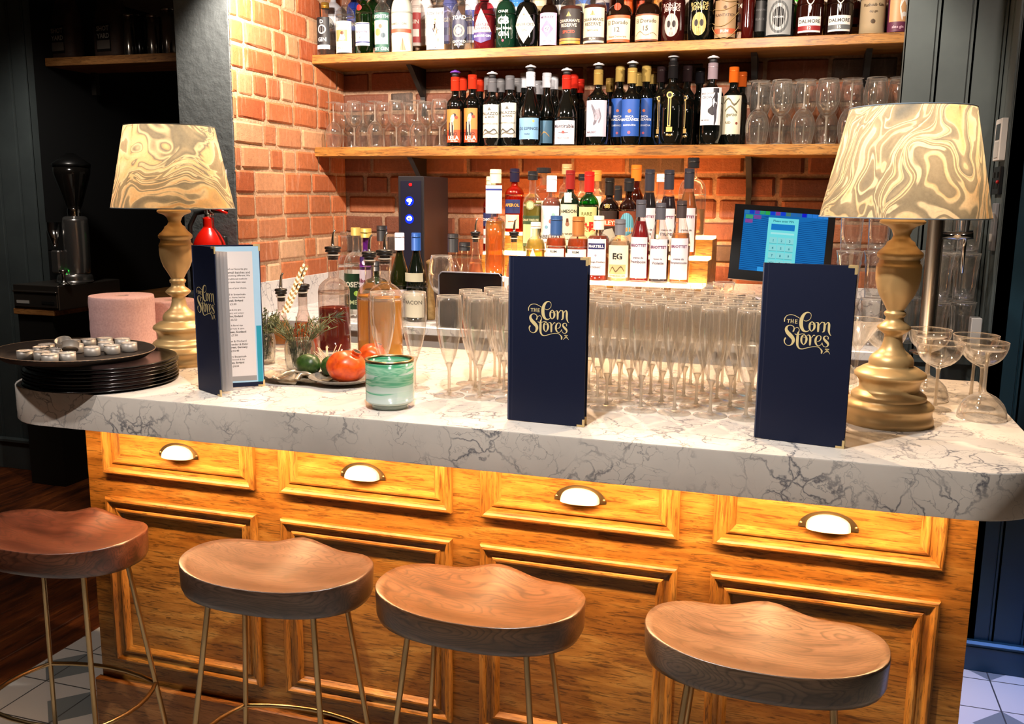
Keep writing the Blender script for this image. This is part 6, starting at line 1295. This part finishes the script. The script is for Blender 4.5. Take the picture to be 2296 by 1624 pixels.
# ------------------------------------------------------------------ pillar: extinguisher and notice
q = at(466, 470, Y=YP-.075); R = .062
ex_ = thing('fire_extinguisher', 'red fire extinguisher hanging on the grey pillar', 'fire extinguisher', (q.x, YP-.075, q.z-.52))
RED = plain('#c01408', .22, 0, .5, .4)
mb = MB(); mb.lathe(smoothprof([(0, 0), (R*.9, .002), (R, .014), (R, .014), (R, .36), (R, .36), (R*.93, .395), (R*.65, .43), (R*.36, .452), (.020, .462), (.020, .485), (.019, .49)], 3), RED, 40); mb.build('cylinder', ex_)
mb = MB(); mb.lathe([(.013, .488), (.013, .505), (.010, .507), (.010, .52)], STEEL, 16); mb.build('valve', ex_)
mb = MB(); mb.tube([(-.012, 0, .522), (.01, -.004, .528), (.05, -.012, .522), (.095, -.02, .508)], [.006, .007, .0065, .005], RED, 8)
mb.build('lever', ex_)
mb = MB(); mb.tube([(-.02, -.002, .512), (.01, -.003, .51), (.03, -.008, .502)], [.004, .005, .004], STEEL, 8); mb.build('grip', ex_)
mb = MB(); mb.tube([(-.01, -.004, .512), (-.045, -.012, .505), (-.068, -.018, .46), (-.070, -.018, .38), (-.068, -.014, .22)], .0085, plain('#111111', .5), 10); mb.build('hose', ex_)
mb = MB(); mb.box((-.03, .055, .25), (.03, .0745, .42), plain('#222222', .5), .003); mb.build('bracket', ex_)
a, b = at(497, 380, Y=YP-.002), at(509, 470, Y=YP-.002)
nt_ = thing('safety_notice', 'small white notice plate on the grey pillar edge, behind the left lampshade', 'notice', ((a.x+b.x)/2-.02, YP-.001, (a.z+b.z)/2))
boxobj('plate', (-.045, -.0025, (b.z-a.z)/2), (.033, -.0002, (a.z-b.z)/2), plain('#c9cccc', .5), nt_)
mb = MB()
for k in range(6): mb.box((-.035, -.0031, -.05+.018*k), (.022, -.0027, -.046+.018*k), plain('#4a5052', .6))
mb.build('printed_lines', nt_)
# ------------------------------------------------------------------ coffee corner in the dark recess
sl = thing('coffee_counter', 'dark coffee counter with wooden top in the recess at the left', 'counter', (-1.58, 2.5, 0))
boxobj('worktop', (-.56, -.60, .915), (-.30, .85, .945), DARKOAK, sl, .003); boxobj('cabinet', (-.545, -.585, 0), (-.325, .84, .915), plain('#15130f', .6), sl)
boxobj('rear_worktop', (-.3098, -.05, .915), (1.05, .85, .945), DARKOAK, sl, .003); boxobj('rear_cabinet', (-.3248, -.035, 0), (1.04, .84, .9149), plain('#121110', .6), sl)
kb = thing('knock_drawer', 'steel coffee knock drawer with label slot under the grinder', 'drawer box', (-1.985, 1.90, .9455), 0)
DST = plain('#7d746c', .32, .9)
boxobj('casing', (-.145, .0, 0), (.145, .45, .125), DST, kb, .003)
d1 = boxobj('drawer', (-.138, -.006, .012), (.138, -.0004, .085), DST, kb, .002); boxobj('slot', (.04, -.008, .03), (.12, -.0062, .045), plain('#0c0b0a', .6), d1); boxobj('label_plate', (-.12, -.008, .03), (-.04, -.0062, .045), plain('#aaa6a0', .6), d1)
boxobj('lip', (-.14, -.012, .088), (.14, -.0004, .096), DST, kb, .002)
GX, GY = -1.93, 2.12; gz = .9455+.1255
gr = thing('coffee_grinder', 'chrome coffee grinder with tall dark hopper in the dark corner', 'coffee grinder', (GX, GY, gz))
SIL = plain('#a8a4a0', .22, .9)
mb = MB(); mb.lathe(smoothprof([(0, 0), (.085, 0), (.09, .006), (.09, .006), (.088, .03), (.080, .045), (.060, .052)], 2), SIL, 36); mb.build('base', gr)
mb = MB(); mb.lathe(smoothprof([(.058, .045), (.062, .08), (.064, .20), (.064, .30), (.060, .335), (.060, .335), (.05, .345), (.0, .35)], 2), SIL, 36, (.025, 0, 0)); mb.build('motor_body', gr)
mb = MB(); mb.lathe([(.030, .345), (.032, .385), (.032, .385), (.04, .40), (.088, .56), (.092, .60), (.092, .60), (.085, .60)], plain('#141210', .12, 0, .6), 32, (.025, 0, 0), cap=False); mb.lathe([(.094, .60), (.094, .615), (.02, .67), (0, .626)], plain('#101010', .3), 32, (.025, 0, 0)); mb.build('hopper', gr)
mb = MB(); mb.lathe([(.034, .345), (.036, .372), (.033, .385)], CHROME, 24, (.025, 0, 0), cap=False); mb.build('collar', gr)
mb = MB(); mb.lathe([(.008, .18), (.012, .20), (.036, .275), (.036, .275), (.037, .315), (.037, .315), (.034, .315)], CHROME, 26, (-.07, -.05, 0)); mb.build('dosing_funnel', gr)
boxobj('fork', (-.11, -.06, .16), (-.02, -.04, .17), CHROME, gr, .003); boxobj('front_housing', (-.075, -.085, .05), (-.02, -.03, .17), SIL, gr, .008)
mb = MB(); mb.lathe([(.004, 0), (.003, .003), (0, .004)], emit('#20ff40', 4), 10, xf=Matrix.Translation((-.0, -.066, .06)) @ Matrix.Rotation(PI/2, 4, 'X')); mb.build('green_light', gr)
p = at(143, 622, Y=1.96); tm = MB(); tm.lathe(smoothprof([(0, 0), (.027, 0), (.028, .008), (.028, .008), (.012, .02), (.009, .045), (.013, .062), (.020, .068), (.020, .078), (.0, .08)], 2), STEEL, 28)
tag(tm.build('coffee_tamper', None, (p.x, 1.96, gz+.0002)), 'polished steel coffee tamper standing on the drawer box', 'tamper')
em = thing('espresso_machine', 'black espresso machine with small green light in the recess', 'coffee machine', (-1.22, 2.66, .9455))
BM = plain('#0d0c0c', .25, 0, .6)
boxobj('body', (-.36, -.02, .10), (.40, .38, .50), BM, em, .02); boxobj('drip_tray', (-.36, -.16, .0), (.40, .38, .10), plain('#1a1918', .3, .6), em, .01); boxobj('cup_rail', (-.36, -.02, .5005), (.40, .38, .53), DST, em, .004)
for x in (-.18, .12):
    mb = MB(); mb.lathe([(.035, 0), (.035, -.05), (.03, -.06), (.012, -.075)], CHROME, 22, (x, -.06, .30)); mb.build('group_head', em)
    mb = MB(); mb.tube([(x, -.07, .25), (x-.01, -.2, .245), (x-.012, -.24, .235)], [.012, .010, .013], plain('#111111', .4), 10); mb.build('portafilter', em)
mb = MB(); mb.tube([(-.30, -.08, .34), (-.31, -.12, .26), (-.33, -.13, .15)], .005, CHROME, 8); mb.build('steam_wand', em)
mb = MB(); mb.lathe([(.005, 0), (.004, .003), (0, .004)], emit('#20ff50', 5), 10, xf=Matrix.Translation((.0, -.0205, .33)) @ Matrix.Rotation(PI/2, 4, 'X')); mb.build('green_light', em)
# shelf with coffee bags and canisters
LS = at(120, 148, Y=2.25).z
ls = thing('recess_shelf', 'dark wooden shelf in the recess carrying coffee bags and canisters', 'shelf', (-1.3, 2.25, LS)); boxobj('shelf_board', (-.845, 0, 0), (.81, .32, .042), DARKOAK, ls, .002)
mb = MB(); mb.box((-.8, .28, -.12), (-.77, .31, -.0005), DARKMET); mb.build('bracket', ls)
zs = LS+.0425
def bag(px, label):
    p = at(px, 110, Y=2.36); t = thing('coffee_bag', label, 'coffee bag', (p.x, 2.36, zs), random.uniform(-.15, .15), 'paper bags of coffee')
    mb = MB(); vs = []; fs = []; K = rough_mat('kraft_paper_dark', '#3a2a22', '#4a352a', 30, .7, .5, .004)
    n = 20; rings = [(0, .085, .05), (.02, .09, .055), (.12, .092, .055), (.22, .088, .045), (.28, .085, .02), (.31, .083, .006), (.335, .08, .004)]
    for z, a, b in rings:
        for i in range(n):
            an = 2*PI*i/n; c, s = math.cos(an), math.sin(an); q = 1/((abs(c)**5+abs(s)**5)**.2); vs.append((a*c*q, b*s*q, z+.003*math.sin(i*2.1+z*40)))
    for j in range(len(rings)-1):
        for i in range(n): i2 = (i+1) % n; fs.append((j*n+i, j*n+i2, (j+1)*n+i2, (j+1)*n+i))
    fs += [tuple(range(n))[::-1], tuple((len(rings)-1)*n+i for i in range(n))]; mb.add(vs, fs, K); mb.build('paper_bag', t)
    mb = MB(); f = lambda x, z, l=0: (x, -.0575-.0004*l, z); rect(mb, f, -.05, .03, .05, .17, plain('#17130f', .5), 0, 1)
    put_text(mb, 'SHOT', f, 0, .145, .026, plain('#a8a49c', .6), .088, .03, 1); put_text(mb, 'YARD', f, 0, .108, .026, plain('#a8a49c', .6), .088, .03, 1); rect(mb, f, -.045, .042, .045, .086, plain('#6a625a', .5), 1, 1)
    mb.build('label', t)
bag(150, 'brown paper coffee bag with white lettering, left one on the dark shelf'); bag(252, 'brown paper coffee bag with white lettering, right one on the dark shelf')
for k, (px, r, h, lb) in enumerate([(292, .030, .20, 'tall steel canister beside the right coffee bag'), (316, .027, .20, 'black canister between the steel ones'), (345, .032, .19, 'steel canister in the middle of the dark shelf'), (380, .036, .22, 'tallest steel canister, next to the grey pillar')]):
    p = at(px, 110, Y=2.34); mb = MB(); mb.lathe([(r*.97, 0), (r, .003), (r, h), (r, h), (r*1.02, h), (r*1.02, h+.012), (r*.9, h+.014), (0, h+.014)], plain('#b4aca2', .2, .95) if k != 1 else BLK, 30)
    tag(mb.build('canister', None, (p.x, 2.34, zs)), lb, 'canister', 'canisters on the dark shelf')
